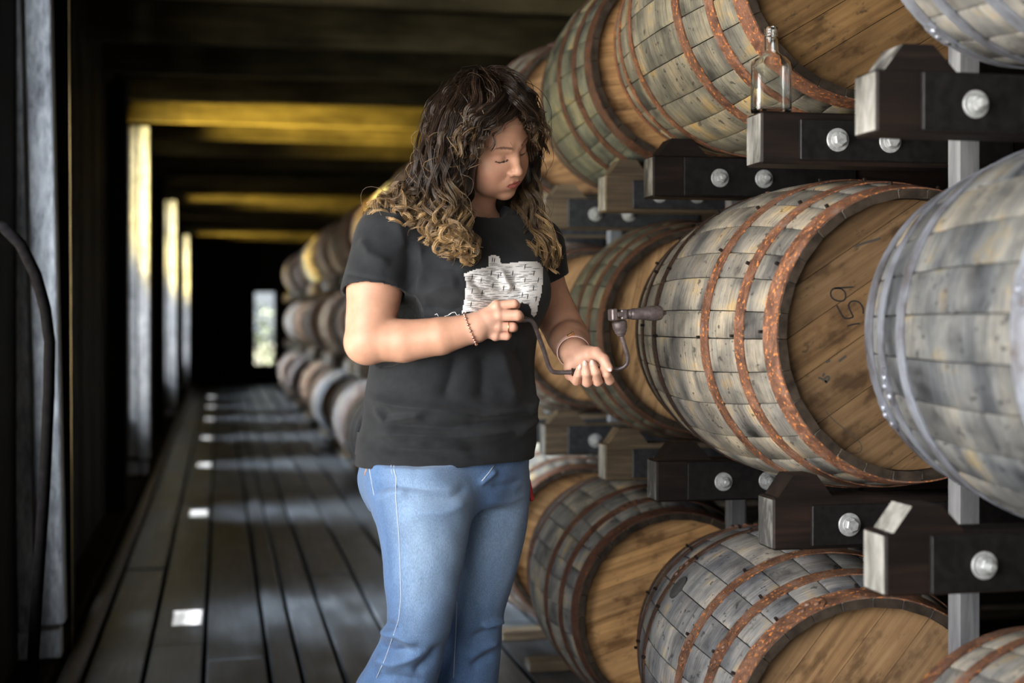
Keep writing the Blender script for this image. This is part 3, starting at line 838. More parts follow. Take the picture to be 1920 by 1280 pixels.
def nets(field, lo, hi, h, B=24):
    """naive surface nets on a sparsely evaluated grid"""
    lo = np.asarray(lo, float); n = np.ceil((np.asarray(hi) - lo) / h).astype(int); n = ((n + B - 1) // B) * B + 1
    D = np.full(n, 1.0, np.float32)
    ax = [np.arange(B + 1) * h for _ in range(3)]
    loc = np.stack(np.meshgrid(*ax, indexing='ij'), -1).reshape(-1, 3).astype(np.float32)
    half = B * h / 2; rad = half * 1.7321
    for i in range(0, n[0] - 1, B):
        for j in range(0, n[1] - 1, B):
            for k in range(0, n[2] - 1, B):
                o = (lo + np.array([i, j, k]) * h).astype(np.float32); ctr = o + half
                dc = field.ev(ctr[None], ctr, rad)[0]
                if abs(dc) > rad * 1.5 + .03:
                    if dc < 0: D[i:i+B+1, j:j+B+1, k:k+B+1] = -1
                    continue
                D[i:i+B+1, j:j+B+1, k:k+B+1] = field.ev(loc + o, ctr, rad).reshape(B+1, B+1, B+1)
    S = D < 0
    acc = np.zeros(np.array(n) - 1, np.int8)
    for a in (0, 1):
        for b in (0, 1):
            for c in (0, 1): acc += S[a:n[0]-1+a, b:n[1]-1+b, c:n[2]-1+c]
    act = np.argwhere((acc > 0) & (acc < 8)).astype(np.int32)
    idx = -np.ones(np.array(n) - 1, np.int32); idx[act[:, 0], act[:, 1], act[:, 2]] = np.arange(len(act))
    cor = [(a, b, c) for a in (0, 1) for b in (0, 1) for c in (0, 1)]
    val = {c: D[act[:, 0]+c[0], act[:, 1]+c[1], act[:, 2]+c[2]] for c in cor}
    P = np.zeros((len(act), 3)); cnt = np.zeros(len(act))
    for c in cor:
        for axn in range(3):
            if c[axn]: continue
            e = list(c); e[axn] = 1; e = tuple(e)
            m = (val[c] < 0) != (val[e] < 0)
            t = val[c] / np.where(m, val[c] - val[e], 1)
            q = np.tile(np.array(c, float), (len(act), 1)); q[:, axn] += t
            P[m] += q[m]; cnt[m] += 1
    V = (act + P / cnt[:, None]) * h + lo
    quads = []
    for axn in range(3):
        o1, o2 = [(1, 2), (2, 0), (0, 1)][axn]
        sl0 = [slice(None)] * 3; sl1 = [slice(None)] * 3
        sl0[axn] = slice(0, n[axn] - 1); sl1[axn] = slice(1, n[axn])
        a, b = S[tuple(sl0)], S[tuple(sl1)]
        E = np.argwhere(a != b)
        E = E[(E[:, o1] > 0) & (E[:, o2] > 0) & (E[:, o1] < n[o1] - 1) & (E[:, o2] < n[o2] - 1)]
        ins = a[E[:, 0], E[:, 1], E[:, 2]]
        def cell(d1, d2):
            q = E.copy(); q[:, o1] -= d1; q[:, o2] -= d2
            return idx[q[:, 0], q[:, 1], q[:, 2]]
        qd = np.stack([cell(1, 1), cell(0, 1), cell(0, 0), cell(1, 0)], 1)
        qd[~ins] = qd[~ins][:, ::-1]
        quads.append(qd)
    Q = np.concatenate(quads)
    return V, Q[(Q >= 0).all(1)]

def relax(V, Q, n=2, f=.5):
    e = np.concatenate([Q[:, [0, 1]], Q[:, [1, 2]], Q[:, [2, 3]], Q[:, [3, 0]]])
    for it in range(n):
        c = np.bincount(e.ravel(), minlength=len(V)).astype(float)
        acc = np.stack([np.bincount(e[:, 0], V[e[:, 1], d], len(V)) + np.bincount(e[:, 1], V[e[:, 0], d], len(V)) for d in range(3)], 1)
        V = V + f * (acc / np.maximum(c, 1)[:, None] - V)
    return V

def np_mesh(name, V, Q, mat, col=None, smooth=True):
    me = bpy.data.meshes.new(name)
    me.vertices.add(len(V)); me.vertices.foreach_set('co', np.asarray(V, np.float32).ravel())
    k = Q.shape[1]
    me.loops.add(Q.size); me.loops.foreach_set('vertex_index', Q.astype(np.int32).ravel())
    me.polygons.add(len(Q)); me.polygons.foreach_set('loop_start', np.arange(0, Q.size, k, dtype=np.int32))
    me.polygons.foreach_set('use_smooth', np.full(len(Q), smooth))
    me.materials.append(mat)
    if col is not None:
        at = me.color_attributes.new('Col', 'FLOAT_COLOR', 'POINT')
        at.data.foreach_set('color', np.concatenate([col, np.ones((len(V), 1))], 1).astype(np.float32).ravel())
    me.update(calc_edges=True); me.validate()
    return me

def vcol(n):
    a = n.t.nodes.new('ShaderNodeVertexColor'); a.layer_name = 'Col'; return a.outputs['Color']

# ---- materials ------------------------------------------------------------------
def mat_skin():
    n = NT('skin')
    f = n.noise(n.vec(jit=False), 260., 3., .6); b = n.noise(n.vec(jit=False), 35., 3., .6)
    c = n.mix(1.0, vcol(n), n.ramp(b, [(.3, (.90, .86, .84)), (.7, (1.06, 1.03, 1.02))]), 'MULTIPLY')
    n.b.inputs['Subsurface Weight'].default_value = .18
    n.b.inputs['Subsurface Radius'].default_value = (1.0, .35, .2); n.b.inputs['Subsurface Scale'].default_value = .006
    return n.done(c, .48, 0, n.bump(f, .12, .0006), spec=.4)
def mat_tee():
    n = NT('black_cotton')
    f = n.noise(n.vec(jit=False), 900., 2., .5); b = n.noise(n.vec(jit=False), 40., 3., .6)
    c = n.ramp(b, [(.3, (.0105, .0118, .0140)), (.7, (.0175, .0192, .0222))])
    return n.done(c, .85, 0, n.bump(f, .2, .0004), spec=.25, sheen=.08)
def mat_denim():
    n = NT('faded_denim')
    v = n.noise(n.vec((900, 900, 160), jit=False), 1.0, 2., .6); b = n.noise(n.vec((28, 28, 9), jit=False), 1.0, 4., .6)
    c = n.mix(1.0, vcol(n), n.ramp(v, [(.3, .72), (.7, 1.25)]), 'MULTIPLY')
    c = n.mix(1.0, c, n.ramp(b, [(.3, .85), (.7, 1.12)]), 'MULTIPLY')
    return n.done(c, .85, 0, n.bump(v, .25, .0006), spec=.2, sheen=.15)
def mat_hair():
    n = NT('curly_brown_hair')
    return n.done(vcol(n), .32, 0, None, spec=.6)
SKIN, TEE, DENIM, HAIR = mat_skin(), mat_tee(), mat_denim(), mat_hair()

# ---- frames ---------------------------------------------------------------------
TY = math.radians(35); LT = np.array([math.cos(TY), math.sin(TY), 0]); FT = np.array([math.sin(TY), -math.cos(TY), 0])
hy, hp, hr = math.radians(50), math.radians(28), math.radians(23)
F0 = np.array([math.sin(hy), -math.cos(hy), 0]); L0 = np.array([math.cos(hy), math.sin(hy), 0]); U0 = np.array([0, 0, 1.])
FH = math.cos(hp) * F0 - math.sin(hp) * U0; U1 = math.sin(hp) * F0 + math.cos(hp) * U0
LH = math.cos(hr) * L0 + math.sin(hr) * U1; UH = math.cos(hr) * U1 - math.sin(hr) * L0
RHD = np.stack([LH, FH, UH], 1)            # columns: left, forward, up
HS = .945                                  # head size
off = RHD @ np.array([-.032, .080, 0.]) * HS
HC = Wp(940, 297, 2.985 + off[1]) - off
def hd(l, f, u): return HC + RHD @ np.array([l, f, u]) * HS

# right arm / hand and left arm / hand landmarks
SR, ER, WR = Wp(724, 446, 2.93), Wp(693, 634, 2.855), Wp(892, 614, 2.84)
SL, EL, WL = Wp(1003, 462, 3.14), Wp(1063, 628, 3.17), Wp(1078, 662, 3.015)

body = Fld()
# head
body.ell(hd(0, -.012, .032), (.074, .095, .084), RHD)
body.ell(hd(0, .030, -.028), (.0600, .060, .086), RHD, .02)
body.ell(hd(0, .028, -.078), (.050, .052, .036), RHD, .02)
body.ell(hd(0, .070, -.1015), (.021, .017, .015), RHD, .014)
for s in (-1, 1):
    body.ell(hd(s * .040, .052, -.034), (.024, .026, .024), RHD, .018)
    body.ell(hd(s * .038, .046, -.062), (.025, .030, .032), RHD, .022)
    body.cone(hd(s * .012, .081, .021), hd(s * .042, .068, .024), .010, .009, .012)          # brow ridge
    body.ell(hd(s * .0325, .096, .002), (.0165, .013, .0105), RHD, .010, 's')                 # eye socket
    body.ell(hd(s * .032, .0695, -.001), (.0145, .0140, .0125), RHD, .004)                    # closed lid over the eye
    body.cone(hd(s * .018, .0805, -.0055), hd(s * .045, .0725, -.0035), .0030, .0030, .004)   # lower rim of the upper lid
    body.ell(hd(s * .073, -.005, -.012), (.007, .018, .030), RHD, .006)                       # ear
body.chain([hd(0, .085, .016), hd(0, .094, -.010), hd(0, .103, -.030)], [.0066, .0074, .0086], .008)
body.ell(hd(0, .1045, -.0335), (.0100, .0092, .0085), RHD, .005)
for s in (-1, 1):
    body.ell(hd(s * .0120, .0935, -.0380), (.0070, .0095, .0068), RHD, .004)
    body.ell(hd(s * .0060, .1010, -.0440), (.0032, .0048, .0028), RHD, .002, 's')             # nostril
    body.cone(hd(s * .020, .093, -.045), hd(s * .030, .080, -.064), .0006, .0004, .008, 's')   # smile fold
body.ell(hd(0, .081, -.066), (.029, .015, .019), RHD, .012)                                   # muzzle
for s in (-1, 1):
    body.chain([hd(0, .0945, -.0630), hd(s * .008, .0945, -.0615), hd(s * .0215, .0850, -.0652)], [.0030, .0033, .0016], .003)
    body.chain([hd(0, .0935, -.0730), hd(s * .010, .0920, -.0722), hd(s * .0210, .0850, -.0668)], [.0042, .0040, .0016], .003)
body.chain([hd(-.0240, .0855, -.0655), hd(-.01, .0970, -.0668), hd(.01, .0970, -.0668), hd(.0240, .0855, -.0655)], [.0008, .0014, .0014, .0008], .0025, 's')
# neck and hidden core
NB = Wp(868, 428, 3.075)
body.chain([hd(0, -.022, -.040), hd(0, -.030, -.095), NB], [.056, .053, .060], .025)
body.chain([NB, Wp(862, 520, 3.05), Wp(850, 700, 3.04), Wp(838, 850, 3.04)], [.060, .085, .085, .085], .03)
body.cone(NB, SR + np.array([.02, .015, 0]), .050, .044, .03); body.cone(NB, SL, .050, .044, .03)
# right arm
body.chain([SR, Wp(702, 545, 2.885), ER], [.054, .0555, .0490], .006)
body.chain([ER, Wp(757, 639, 2.845), Wp(826, 630, 2.838), WR], [.0465, .0425, .0372, .0290], .006)
body.ell(ER + np.array([-.006, .0, -.012]), (.044, .043, .041), None, .012)
# right hand: a fist on the brace pad, back of the hand to the camera
MC = [Wp(931, 573, 2.838), Wp(935, 591, 2.832), Wp(934, 612, 2.836), Wp(929, 629, 2.842)]
body.chain([WR, Wp(912, 600, 2.838)], [.027, .022], .012)
for m_, r_ in zip(MC, (.0120, .0130, .0122, .0110)): body.cone(Wp(905, 607, 2.842), m_, .020, r_, .008)
for m_ in MC: body.ell(m_ + np.array([0, -.003, 0]), (.009, .0105, .0085), None, .004)
RF = [([MC[0], Wp(964, 569, 2.838), Wp(967, 572, 2.868), Wp(947, 577, 2.886)], [.0102, .0092, .0090, .0082]),
      ([MC[1], Wp(970, 591, 2.830), Wp(973, 594, 2.864), Wp(950, 597, 2.884)], [.0116, .0112, .0105, .0090]),
      ([MC[2], Wp(961, 613, 2.837), Wp(963, 614, 2.868), Wp(944, 614, 2.885)], [.0102, .0098, .0092, .0085]),
      ([MC[3], Wp(950, 630, 2.842), Wp(952, 628, 2.868), Wp(938, 625, 2.880)], [.0090, .0082, .0080, .0074])]
for pts, rad in RF: body.chain(pts, rad, .0016)
body.chain([Wp(905, 592, 2.858), Wp(932, 578, 2.884), Wp(958, 586, 2.894)], [.0145, .0120, .0100], .006)
# left arm
body.chain([SL, Wp(1022, 550, 3.165), EL], [.050, .050, .0450], .006)
body.chain([EL, Wp(1069, 640, 3.11), WL], [.0450, .0425, .0300], .008)
# left hand: palm up, fingers curled up round the crank handle
LM = [Wp(1070, 703, 2.995), Wp(1091, 710, 2.998), Wp(1113, 709, 2.998), Wp(1134, 705, 2.994)]
body.cone(WL, Wp(1085, 678, 3.000), .0275, .0230, .012)
for m_ in LM: body.cone(Wp(1086, 676, 3.002), m_, .0205, .0120, .010)
body.ell(Wp(1104, 665, 2.990), (.026, .018, .016), None, .012)
body.ell(Wp(1069, 687, 2.990), (.014, .015, .022), None, .010)
LF = [([LM[0], Wp(1081, 714, 2.962), Wp(1084, 702, 2.945), Wp(1087, 689, 2.944)], [.0100, .0100, .0088, .0072]),
      ([LM[1], Wp(1101, 717, 2.958), Wp(1100, 700, 2.940), Wp(1097, 682, 2.941)], [.0105, .0102, .0092, .0076]),
      ([LM[2], Wp(1121, 715, 2.958), Wp(1117, 698, 2.940), Wp(1111, 681, 2.942)], [.0108, .0105, .0094, .0078]),
      ([LM[3], Wp(1143, 713, 2.962), Wp(1138, 702, 2.948), Wp(1131, 691, 2.948)], [.0105, .0102, .0092, .0078])]
for pts, rad in LF: body.chain(pts, rad, .0016)
body.chain([Wp(1104, 662, 2.992), Wp(1118, 662, 2.968), Wp(1132, 674, 2.950), Wp(1142, 690, 2.938)], [.0165, .0130, .0110, .0085], .006)
V, Q = nets(body, Wp(625, 1000, 2.84) + [0, -.25, 0], Wp(1165, 120, 3.3) + [0, .1, .03], .0023)

# colours of skin, lips, brows and lashes belong to the body itself
hl = (V - HC) @ RHD / HS
skin = np.tile(np.array([.53, .295, .200]), (len(V), 1))
handd = np.minimum(np.linalg.norm(V - Wp(925, 600, 2.84), axis=1), np.linalg.norm(V - Wp(1105, 690, 2.97), axis=1))
wgt = np.clip(1 - handd / .09, 0, 1)[:, None]; skin = skin * (1 - .5 * wgt) + np.array([.66, .43, .35]) * .5 * wgt
for tip in [p[-1] for p, _ in LF] + [p[1] for p, _ in RF] + [p[1] for p, _ in LF] + list(MC):
    q = np.exp(-(np.linalg.norm(V - tip, axis=1) / .011) ** 2)[:, None]; skin = skin * (1 - .35 * q) + np.array([.62, .27, .21]) * .35 * q
ck = np.exp(-(((np.abs(hl[:, 0]) - .042) / .022) ** 2 + ((hl[:, 2] + .040) / .020) ** 2 + ((hl[:, 1] - .06) / .04) ** 2))[:, None]
skin = skin * (1 - .35 * ck) + np.array([.60, .25, .18]) * .35 * ck
al = np.abs(hl[:, 0])
lipm = (al < .0220) & (hl[:, 1] > .074) & (hl[:, 2] > -.0775 + .0095 * (al / .0220) ** 2) & (hl[:, 2] < -.0590 - .0075 * (al / .0220) ** 1.5)
skin[lipm] = (.36, .105, .085)
bz = .0225 + .006 * np.sin(np.clip((al - .010) / .042, 0, 1) * 2.6)
bm_ = (al > .011) & (al < .050) & (np.abs(hl[:, 2] - bz) < .0027 * np.clip((.056 - al) / .02, .35, 1)) & (hl[:, 1] > .05)
skin[bm_] = skin[bm_] * .25 + np.array([.05, .028, .02]) * .75
lm_ = (al > .018) & (al < .046) & (np.abs(hl[:, 2] + .0075 - .0025 * ((al - .032) / .014) ** 2) < .0019) & (hl[:, 1] > .062)
skin[lm_] = (.03, .02, .018)
bo = link('body', np_mesh('body', V, Q, SKIN, skin), person)

# ---- t-shirt ---------------------------------------------------------------------
def crease(V, Q, lst, extra=None):
    """push the cloth out or in along its normal: polylines in the front view with height (m) and width (px)"""
    n = np.cross(V[Q[:, 2]] - V[Q[:, 0]], V[Q[:, 3]] - V[Q[:, 1]]); N = np.zeros_like(V)
    for k in range(4):
        for c in range(3): N[:, c] += np.bincount(Q[:, k], n[:, c], len(V))
    N /= np.linalg.norm(N, axis=1)[:, None] + 1e-9
    P2 = V[:, [0, 2]]; out = np.zeros(len(V))
    for pts, amp, sg in lst:
        q = [Wp(x, y, 2.95)[[0, 2]] for x, y in pts]; sg = sg / 900.0; best = np.full(len(V), 9.0); prog = np.zeros(len(V)); m = len(q) - 1
        for i, (u, v_) in enumerate(zip(q[:-1], q[1:])):
            d = v_ - u; t = np.clip(((P2 - u) @ d) / (d @ d), 0, 1); e = np.linalg.norm(P2 - u - t[:, None] * d, axis=1)
            prog = np.where(e < best, (i + t) / m, prog); best = np.minimum(best, e)
        out += amp * np.exp(-(best / (1.35 * sg)) ** 1.6) * np.clip(np.minimum(prog, 1 - prog) * 5 + .15, 0, 1)
    if extra is not None: out += extra(V)
    return V + N * (out * np.clip(.25 - 1.3 * N[:, 1], 0, 1))[:, None]
def zpx(y, zc=3.03): return EYE - (y - 600) / F_PX * zc
def cpx(x, zc=3.03): return (x - 960) / F_PX * zc - A0
tee = Fld()
T0 = .01
rows = []
for y, xc, ra, rf, rb in [(868, 836, .205, .150, .150), (840, 838, .206, .150, .150), (800, 843, .203, .150, .140), (745, 846, .199, .146, .130), (690, 848, .192, .138, .122),
                          (630, 856, .190, .134, .118), (575, 864, .192, .138, .118), (520, 869, .194, .134, .118), (470, 872, .190, .118, .115), (430, 872, .165, .095, .100), (402, 870, .105, .075, .085)]:
    rows.append((zpx(y), cpx(xc), T0 + .005, ra, rf, rb))
tee.loft(rows, TY, .02)
ctr = np.array([cpx(868), T0, 0])
for s, k in ((-1, 1), (1, 1)):
    c = ctr + LT * s * .072 + FT * .086 + np.array([0, 0, zpx(548)])
    tee.ell(c, (.076, .074, .076), np.stack([LT, FT, np.array([0, 0, 1.])], 1), .05)
NBt = Wp(870, 418, 3.07)
tee.cone(NBt, SR + np.array([.012, .004, -.004]), .062, .060, .04); tee.cone(NBt, SL, .062, .058, .04)
tee.cone(SR, Wp(701, 552, 2.884), .064, .0690, .03)
tee.cone(SL, Wp(1020, 545, 3.16), .060, .0635, .03)
folds_t = [([(690, 742), (740, 757), (810, 762), (900, 778), (1000, 772)], .0050, 6), ([(695, 775), (760, 792), (850, 798), (930, 786)], -.0045, 7),
           ([(700, 812), (780, 808), (870, 812), (985, 806)], .0045, 6), ([(720, 835), (820, 838), (920, 842)], -.0032, 5),
           ([(705, 760), (725, 785), (770, 778), (800, 775)], .004, 5), ([(860, 660), (850, 700), (835, 745)], -.0035, 9), ([(935, 650), (948, 700), (965, 762)], .0045, 9),
           ([(905, 660), (910, 705), (905, 752)], -.004, 9), ([(968, 640), (985, 690), (992, 740)], -.0035, 8),
           ([(767, 440), (774, 490), (770, 545)], -.0030, 7), ([(785, 455), (800, 510), (790, 560)], .004, 8), ([(790, 520), (830, 505), (870, 505)], -.003, 8), ([(795, 560), (830, 540), (865, 530)], .0035, 8),
           ([(800, 575), (850, 585), (880, 575)], -.003, 7), ([(885, 520), (905, 540), (920, 560)], -.0035, 6), ([(935, 505), (945, 530), (960, 545)], .0035, 7),
           ([(965, 515), (968, 540), (985, 550)], -.003, 6), ([(685, 450), (700, 480), (740, 500)], .003, 7), ([(745, 400), (755, 440), (770, 470)], .003, 8),
           ([(655, 515), (700, 524), (755, 538)], -.0022, 2.2), ([(1012, 748), (1000, 765), (985, 775)], .006, 6), ([(1010, 790), (995, 800), (960, 812)], .005, 6)]
def ripple(X):
    m = np.clip((zpx(735) - X[:, 2]) / .05, 0, 1) * np.clip((X[:, 2] - zpx(860)) / .02, 0, 1)
    r = np.sin(X[:, 2] * 95 + 2.2 * np.sin(X[:, 0] * 17 + X[:, 1] * 9) + 1.3 * np.sin(X[:, 0] * 41)) * np.sin(X[:, 0] * 13 - X[:, 1] * 21 + 1)
    fine = .0007 * np.sin(X[:, 0] * 60 + 3 * np.sin(X[:, 2] * 33)) * np.sin(X[:, 2] * 55 + X[:, 1] * 40)
    return .0048 * m * r + fine
def plane(p, nrm):
    p = np.asarray(p, np.float32); nrm = np.asarray(nrm, np.float32) / np.linalg.norm(nrm)
    return lambda X: (X - p) @ nrm
# sleeve ends, hem and neck opening are cut clean and hollowed
def sleeve_cut(p, nrm, c, r):
    pl = plane(p, nrm)
    return lambda X: np.where(np.linalg.norm(X - c, axis=1) < r, pl(X), -1.0)
dR = ER - SR; tee.fn(sleeve_cut(Wp(700, 551, 2.885), dR / np.linalg.norm(dR) + np.array([.05, 0, 0]), Wp(695, 600, 2.87), .105), (0, 0, 1.2), 2, .02, 'cut')
tee.cone(Wp(703, 540, 2.887), Wp(696, 600, 2.87), .0615, .0615, .002, 's')
dL = EL - SL; tee.fn(sleeve_cut(Wp(1030, 524, 3.16), dL / np.linalg.norm(dL), Wp(1040, 575, 3.165), .098), (0, 0, 1.2), 2, .02, 'cut')
tee.cone(Wp(1017, 518, 3.16), Wp(1050, 600, 3.17), .0545, .055, .002, 's')
hem0 = Wp(836, 866, 3.03)
tee.fn(lambda X: (hem0[2] + .006 * np.sin(X[:, 0] * 14 + .5) - .035 * (X[:, 0] - hem0[0]) * 0 + .02 * np.clip((X[:, 0] - .14) / .05, 0, 1)) - X[:, 2], (0, 0, 1.2), 2, .02, 'cut')
tee.fn(lambda X: (X - Wp(893, 398, 2.99)) @ (np.array([.35, -.5, .8]) / 1.006), (0, 0, 9), 0.1, .004, 'cut') if False else None
tee.ell(Wp(884, 384, 3.03), (.078, .085, .050), None, .006, 's')
Vt, Qt = nets(tee, Wp(625, 905, 3.0) + [0, -.26, 0], Wp(1080, 370, 3.05) + [0, .24, 0], .0034)
Vt = crease(relax(Vt, Qt, 1), Qt, [(p_, a_ * 2.9, w_ * 1.15) for p_, a_, w_ in folds_t], ripple)
tshirt = link('t_shirt', np_mesh('t_shirt', Vt, Qt, TEE), person)
tshirt['label'] = 'black short sleeved t-shirt with white printed chest'

# ---- the white print lies on the cloth ---------------------------------------------
from mathutils.bvhtree import BVHTree
bvh = BVHTree.FromPolygons([tuple(v) for v in Vt], [tuple(int(i) for i in q) for q in Qt])
eye_l = np.array([-A0, -C0, EYE])
def onto(px, py, lift):
    tgt = Wp(px, py, 2.9); d = Vector(tgt - eye_l).normalized()
    h = bvh.ray_cast(Vector(eye_l), d)
    if h[0] is None: return None
    return h[0] - d * lift
def inside(poly, x, y):
    c = False; j = len(poly) - 1
    for i in range(len(poly)):
        (xi, yi), (xj, yj) = poly[i], poly[j]
        if (yi > y) != (yj > y) and x < (xj - xi) * (y - yi) / (yj - yi) + xi: c = not c
        j = i
    return c
outline = [(870, 513), (892, 505), (917, 500), (915, 482), (925, 477), (936, 481), (940, 495), (981, 490), (1008, 491), (1016, 496), (1019, 508), (1016, 546), (1009, 572), (1006, 590), (1001, 594), (996, 590), (995, 578), (991, 570), (984, 571), (979, 566), (972, 572), (966, 585),
           (955, 592), (930, 600), (905, 598), (890, 592), (880, 583), (866, 588), (871, 563), (874, 530)]
st = 2.0; gv, gf, ids = [], [], {}
def gp(i, j):
    if (i, j) not in ids:
        p = onto(864 + i * st, 474 + j * st, .0011); ids[(i, j)] = None if p is None else len(gv)
        if p is not None: gv.append(tuple(p))
    return ids[(i, j)]
for i in range(80):
    for j in range(62):
        if inside(outline, 864 + (i + .5) * st, 474 + (j + .5) * st):
            q = [gp(i, j), gp(i, j + 1), gp(i + 1, j + 1), gp(i + 1, j)]
            if None not in q: gf.append(q)
PRINTW = mat_plain('white_print_ink', (.80, .785, .77), .8, 0, .06, 300)
PRINTK = mat_plain('black_print_ink', (.015, .015, .016), .8)
pr = link('chest_print', mesh('chest_print', gv, gf, PRINTW, True), tshirt); pr['label'] = 'white print of a brick still house on the chest'
dv, df = [], []
def dash(x0, y0, x1, y1, wpx):
    n = max(2, int(math.hypot(x1 - x0, y1 - y0) / 4) + 1); L = math.hypot(x1 - x0, y1 - y0); nx, ny = -(y1 - y0) / L * wpx / 2, (x1 - x0) / L * wpx / 2
    prev = None
    for k in range(n):
        t = k / (n - 1); x, y = x0 + (x1 - x0) * t, y0 + (y1 - y0) * t
        wv = 1 - .5 * abs(2 * t - 1)
        a, b = onto(x + nx * wv, y + ny * wv, .0016), onto(x - nx * wv, y - ny * wv, .0016)
        if a is None or b is None: prev = None; continue
        dv.extend([tuple(a), tuple(b)]); cur = (len(dv) - 2, len(dv) - 1)
        if prev: df.append((prev[0], prev[1], cur[1], cur[0]))
        prev = cur
dr = random.Random(5)
for j in range(34):
    y = 497 + j * 3.0; x = 868 + dr.uniform(0, 8)
    while x < 1018:
        ln = dr.uniform(7, 20); bow = 8 * ((x - 945) / 75) ** 2 - 4
        y0 = y + bow + dr.uniform(-.5, .5)
        if dr.random() < (.85 if x < 925 else .62) and inside(outline, x, y0 - 2) and inside(outline, x + ln, y0 - 2): dash(x, y0, x + ln, y0 - .5, dr.uniform(.8, 1.3))
        x += ln + dr.uniform(1.5, 5)
for cx_, cy_ in [(886, 519), (886, 545), (884, 570), (903, 525), (905, 548), (922, 512), (935, 518), (940, 512), (945, 540), (962, 512), (985, 500), (985, 525), (1002, 512), (1001, 540), (990, 556), (1010, 525), (925, 535), (965, 540), (980, 552), (1006, 560), (928, 488), (924, 487)]:
    dash(cx_, cy_ - 5, cx_ - 1.5, cy_ + 5, 1.8)
link('print_lines', mesh('print_lines', dv, df, PRINTK), tshirt)['kind'] = 'stuff'
dv, df = [], []
for seg in [((815, 590), (819, 588)), ((819, 588), (822, 593)), ((833, 593), (840, 591)), ((840, 591), (847, 586)), ((847, 586), (853, 585)), ((853, 585), (857, 591)), ((857, 591), (862, 589))]: dash(*seg[0], *seg[1], 1.6)
link('print_outline', mesh('print_outline', dv, df, PRINTW), tshirt)

# ---- jeans ---------------------------------------------------------------------------
jean = Fld()
PY = math.radians(32)
rows = [(zpx(y), cpx(x), .012, ra, rf, rb) for y, x, ra, rf, rb in [(780, 842, .17, .12, .12), (830, 840, .188, .128, .132), (870, 838, .190, .134, .140), (905, 838, .186, .132, .142), (945, 838, .165, .115, .125)]]
jean.loft(rows, PY, .03)
def leg(tab, zc):
    return [(zpx(y, zc), cpx(x, zc), zc - C0 + dy, hw, hw * 1.08, hw * 1.05) for y, x, hw, dy in tab]
jr_ = leg([(870, 778, .098, .02), (930, 790, .106, .0), (1000, 795, .091, -.01), (1092, 792, .0755, -.02), (1160, 787, .0668, -.015), (1200, 775, .0690, 0), (1240, 760, .0745, .015), (1285, 742, .0830, .03), (1400, 705, .100, .06), (1545, 668, .125, .10)], 2.93)
jean.loft(jr_, PY, .03)
jl_ = leg([(880, 905, .098, -.01), (930, 904, .102, -.02), (1000, 902, .094, -.03), (1092, 892, .079, -.03), (1160, 881, .070, -.02), (1200, 878, .072, 0), (1240, 872, .075, .01), (1285, 864, .080, .02), (1400, 845, .100, .04), (1575, 822, .125, .07)], 3.12)
jean.loft(jl_, PY, .012)
for s in (-1, 1):       # seat
    lp = np.array([cpx(838), .012, zpx(905)]) + np.array([math.cos(PY), math.sin(PY), 0]) * s * .075 - np.array([math.sin(PY), -math.cos(PY), 0]) * .080
    jean.ell(lp, (.085, .075, .085), None, .04)
folds_j = [([(700, 915), (722, 902), (760, 897), (850, 906)], -.004, 5), ([(716, 928), (745, 912), (775, 910)], .003, 6), ([(880, 905), (850, 920), (760, 925)], -.0025, 7), ([(885, 930), (840, 945), (780, 948)], .0022, 8),
           ([(722, 1165), (735, 1158), (752, 1160)], -.006, 5), ([(712, 1178), (730, 1176), (752, 1172), (790, 1188)], .006, 6), ([(716, 1200), (740, 1205), (775, 1200)], -.0055, 6), ([(705, 1225), (740, 1228), (800, 1205)], .005, 7), ([(780, 1245), (805, 1225), (832, 1195)], -.005, 8), ([(700, 1255), (745, 1250), (800, 1262)], -.004, 7),
           ([(930, 1195), (905, 1205), (880, 1215)], -.005, 6), ([(945, 1188), (925, 1185), (900, 1190)], .006, 5), ([(935, 1225), (900, 1235), (870, 1262)], .005, 7), ([(925, 1250), (895, 1262), (880, 1275)], -.005, 6),
           ([(930, 880), (915, 893), (898, 905)], .004, 4), ([(985, 905), (960, 912), (920, 910)], -.003, 6), ([(990, 935), (955, 945), (900, 940)], .0025, 7)]
jean.fn(lambda X: -(.0009 * np.sin(X[:, 2] * 70 + 3 * np.sin(X[:, 0] * 30)) * np.sin(X[:, 0] * 40 + X[:, 1] * 30)), (0, 0, .8), 2, .02, 'disp')
Vj, Qj = nets(jean, [-.34, -.28, .06], [.25, .36, .95], .0042)
Vj = crease(relax(Vj, Qj, 1), Qj, [(p_, a_ * 2.2, w_) for p_, a_, w_ in folds_j])
# fading follows wear: pale down the front of each thigh, darker at the sides and below the knee
def legaxis(tab, z): 
    T = np.array(sorted(tab)); return np.interp(z, T[:, 0], T[:, 1]), np.interp(z, T[:, 0], T[:, 2]), np.interp(z, T[:, 0], T[:, 3])
fade = np.zeros(len(Vj)); z = Vj[:, 2]
for tab in (jr_, jl_):
    cx, cy, rr_ = legaxis(tab, z); dx, dy = Vj[:, 0] - cx, Vj[:, 1] - cy
    fr = (dx * .34 - dy * .94) / (rr_ + 1e-6)
    own = np.exp(-((np.hypot(dx, dy) / (rr_ * 1.2)) ** 6))
    fade = np.maximum(fade, own * np.clip((fr - .35) / .6, 0, 1) ** 1.3 * np.exp(-((z - .70) / .20) ** 2))
base, pale = np.array([.085, .155, .30]), np.array([.29, .40, .54])
jc = base + (pale - base) * fade[:, None]
jeans = link('jeans', np_mesh('jeans', Vj, Qj, DENIM, jc), person); jeans['label'] = 'faded blue flared denim jeans'
bvj = BVHTree.FromPolygons([tuple(v) for v in Vj], [tuple(int(i) for i in q) for q in Qj])
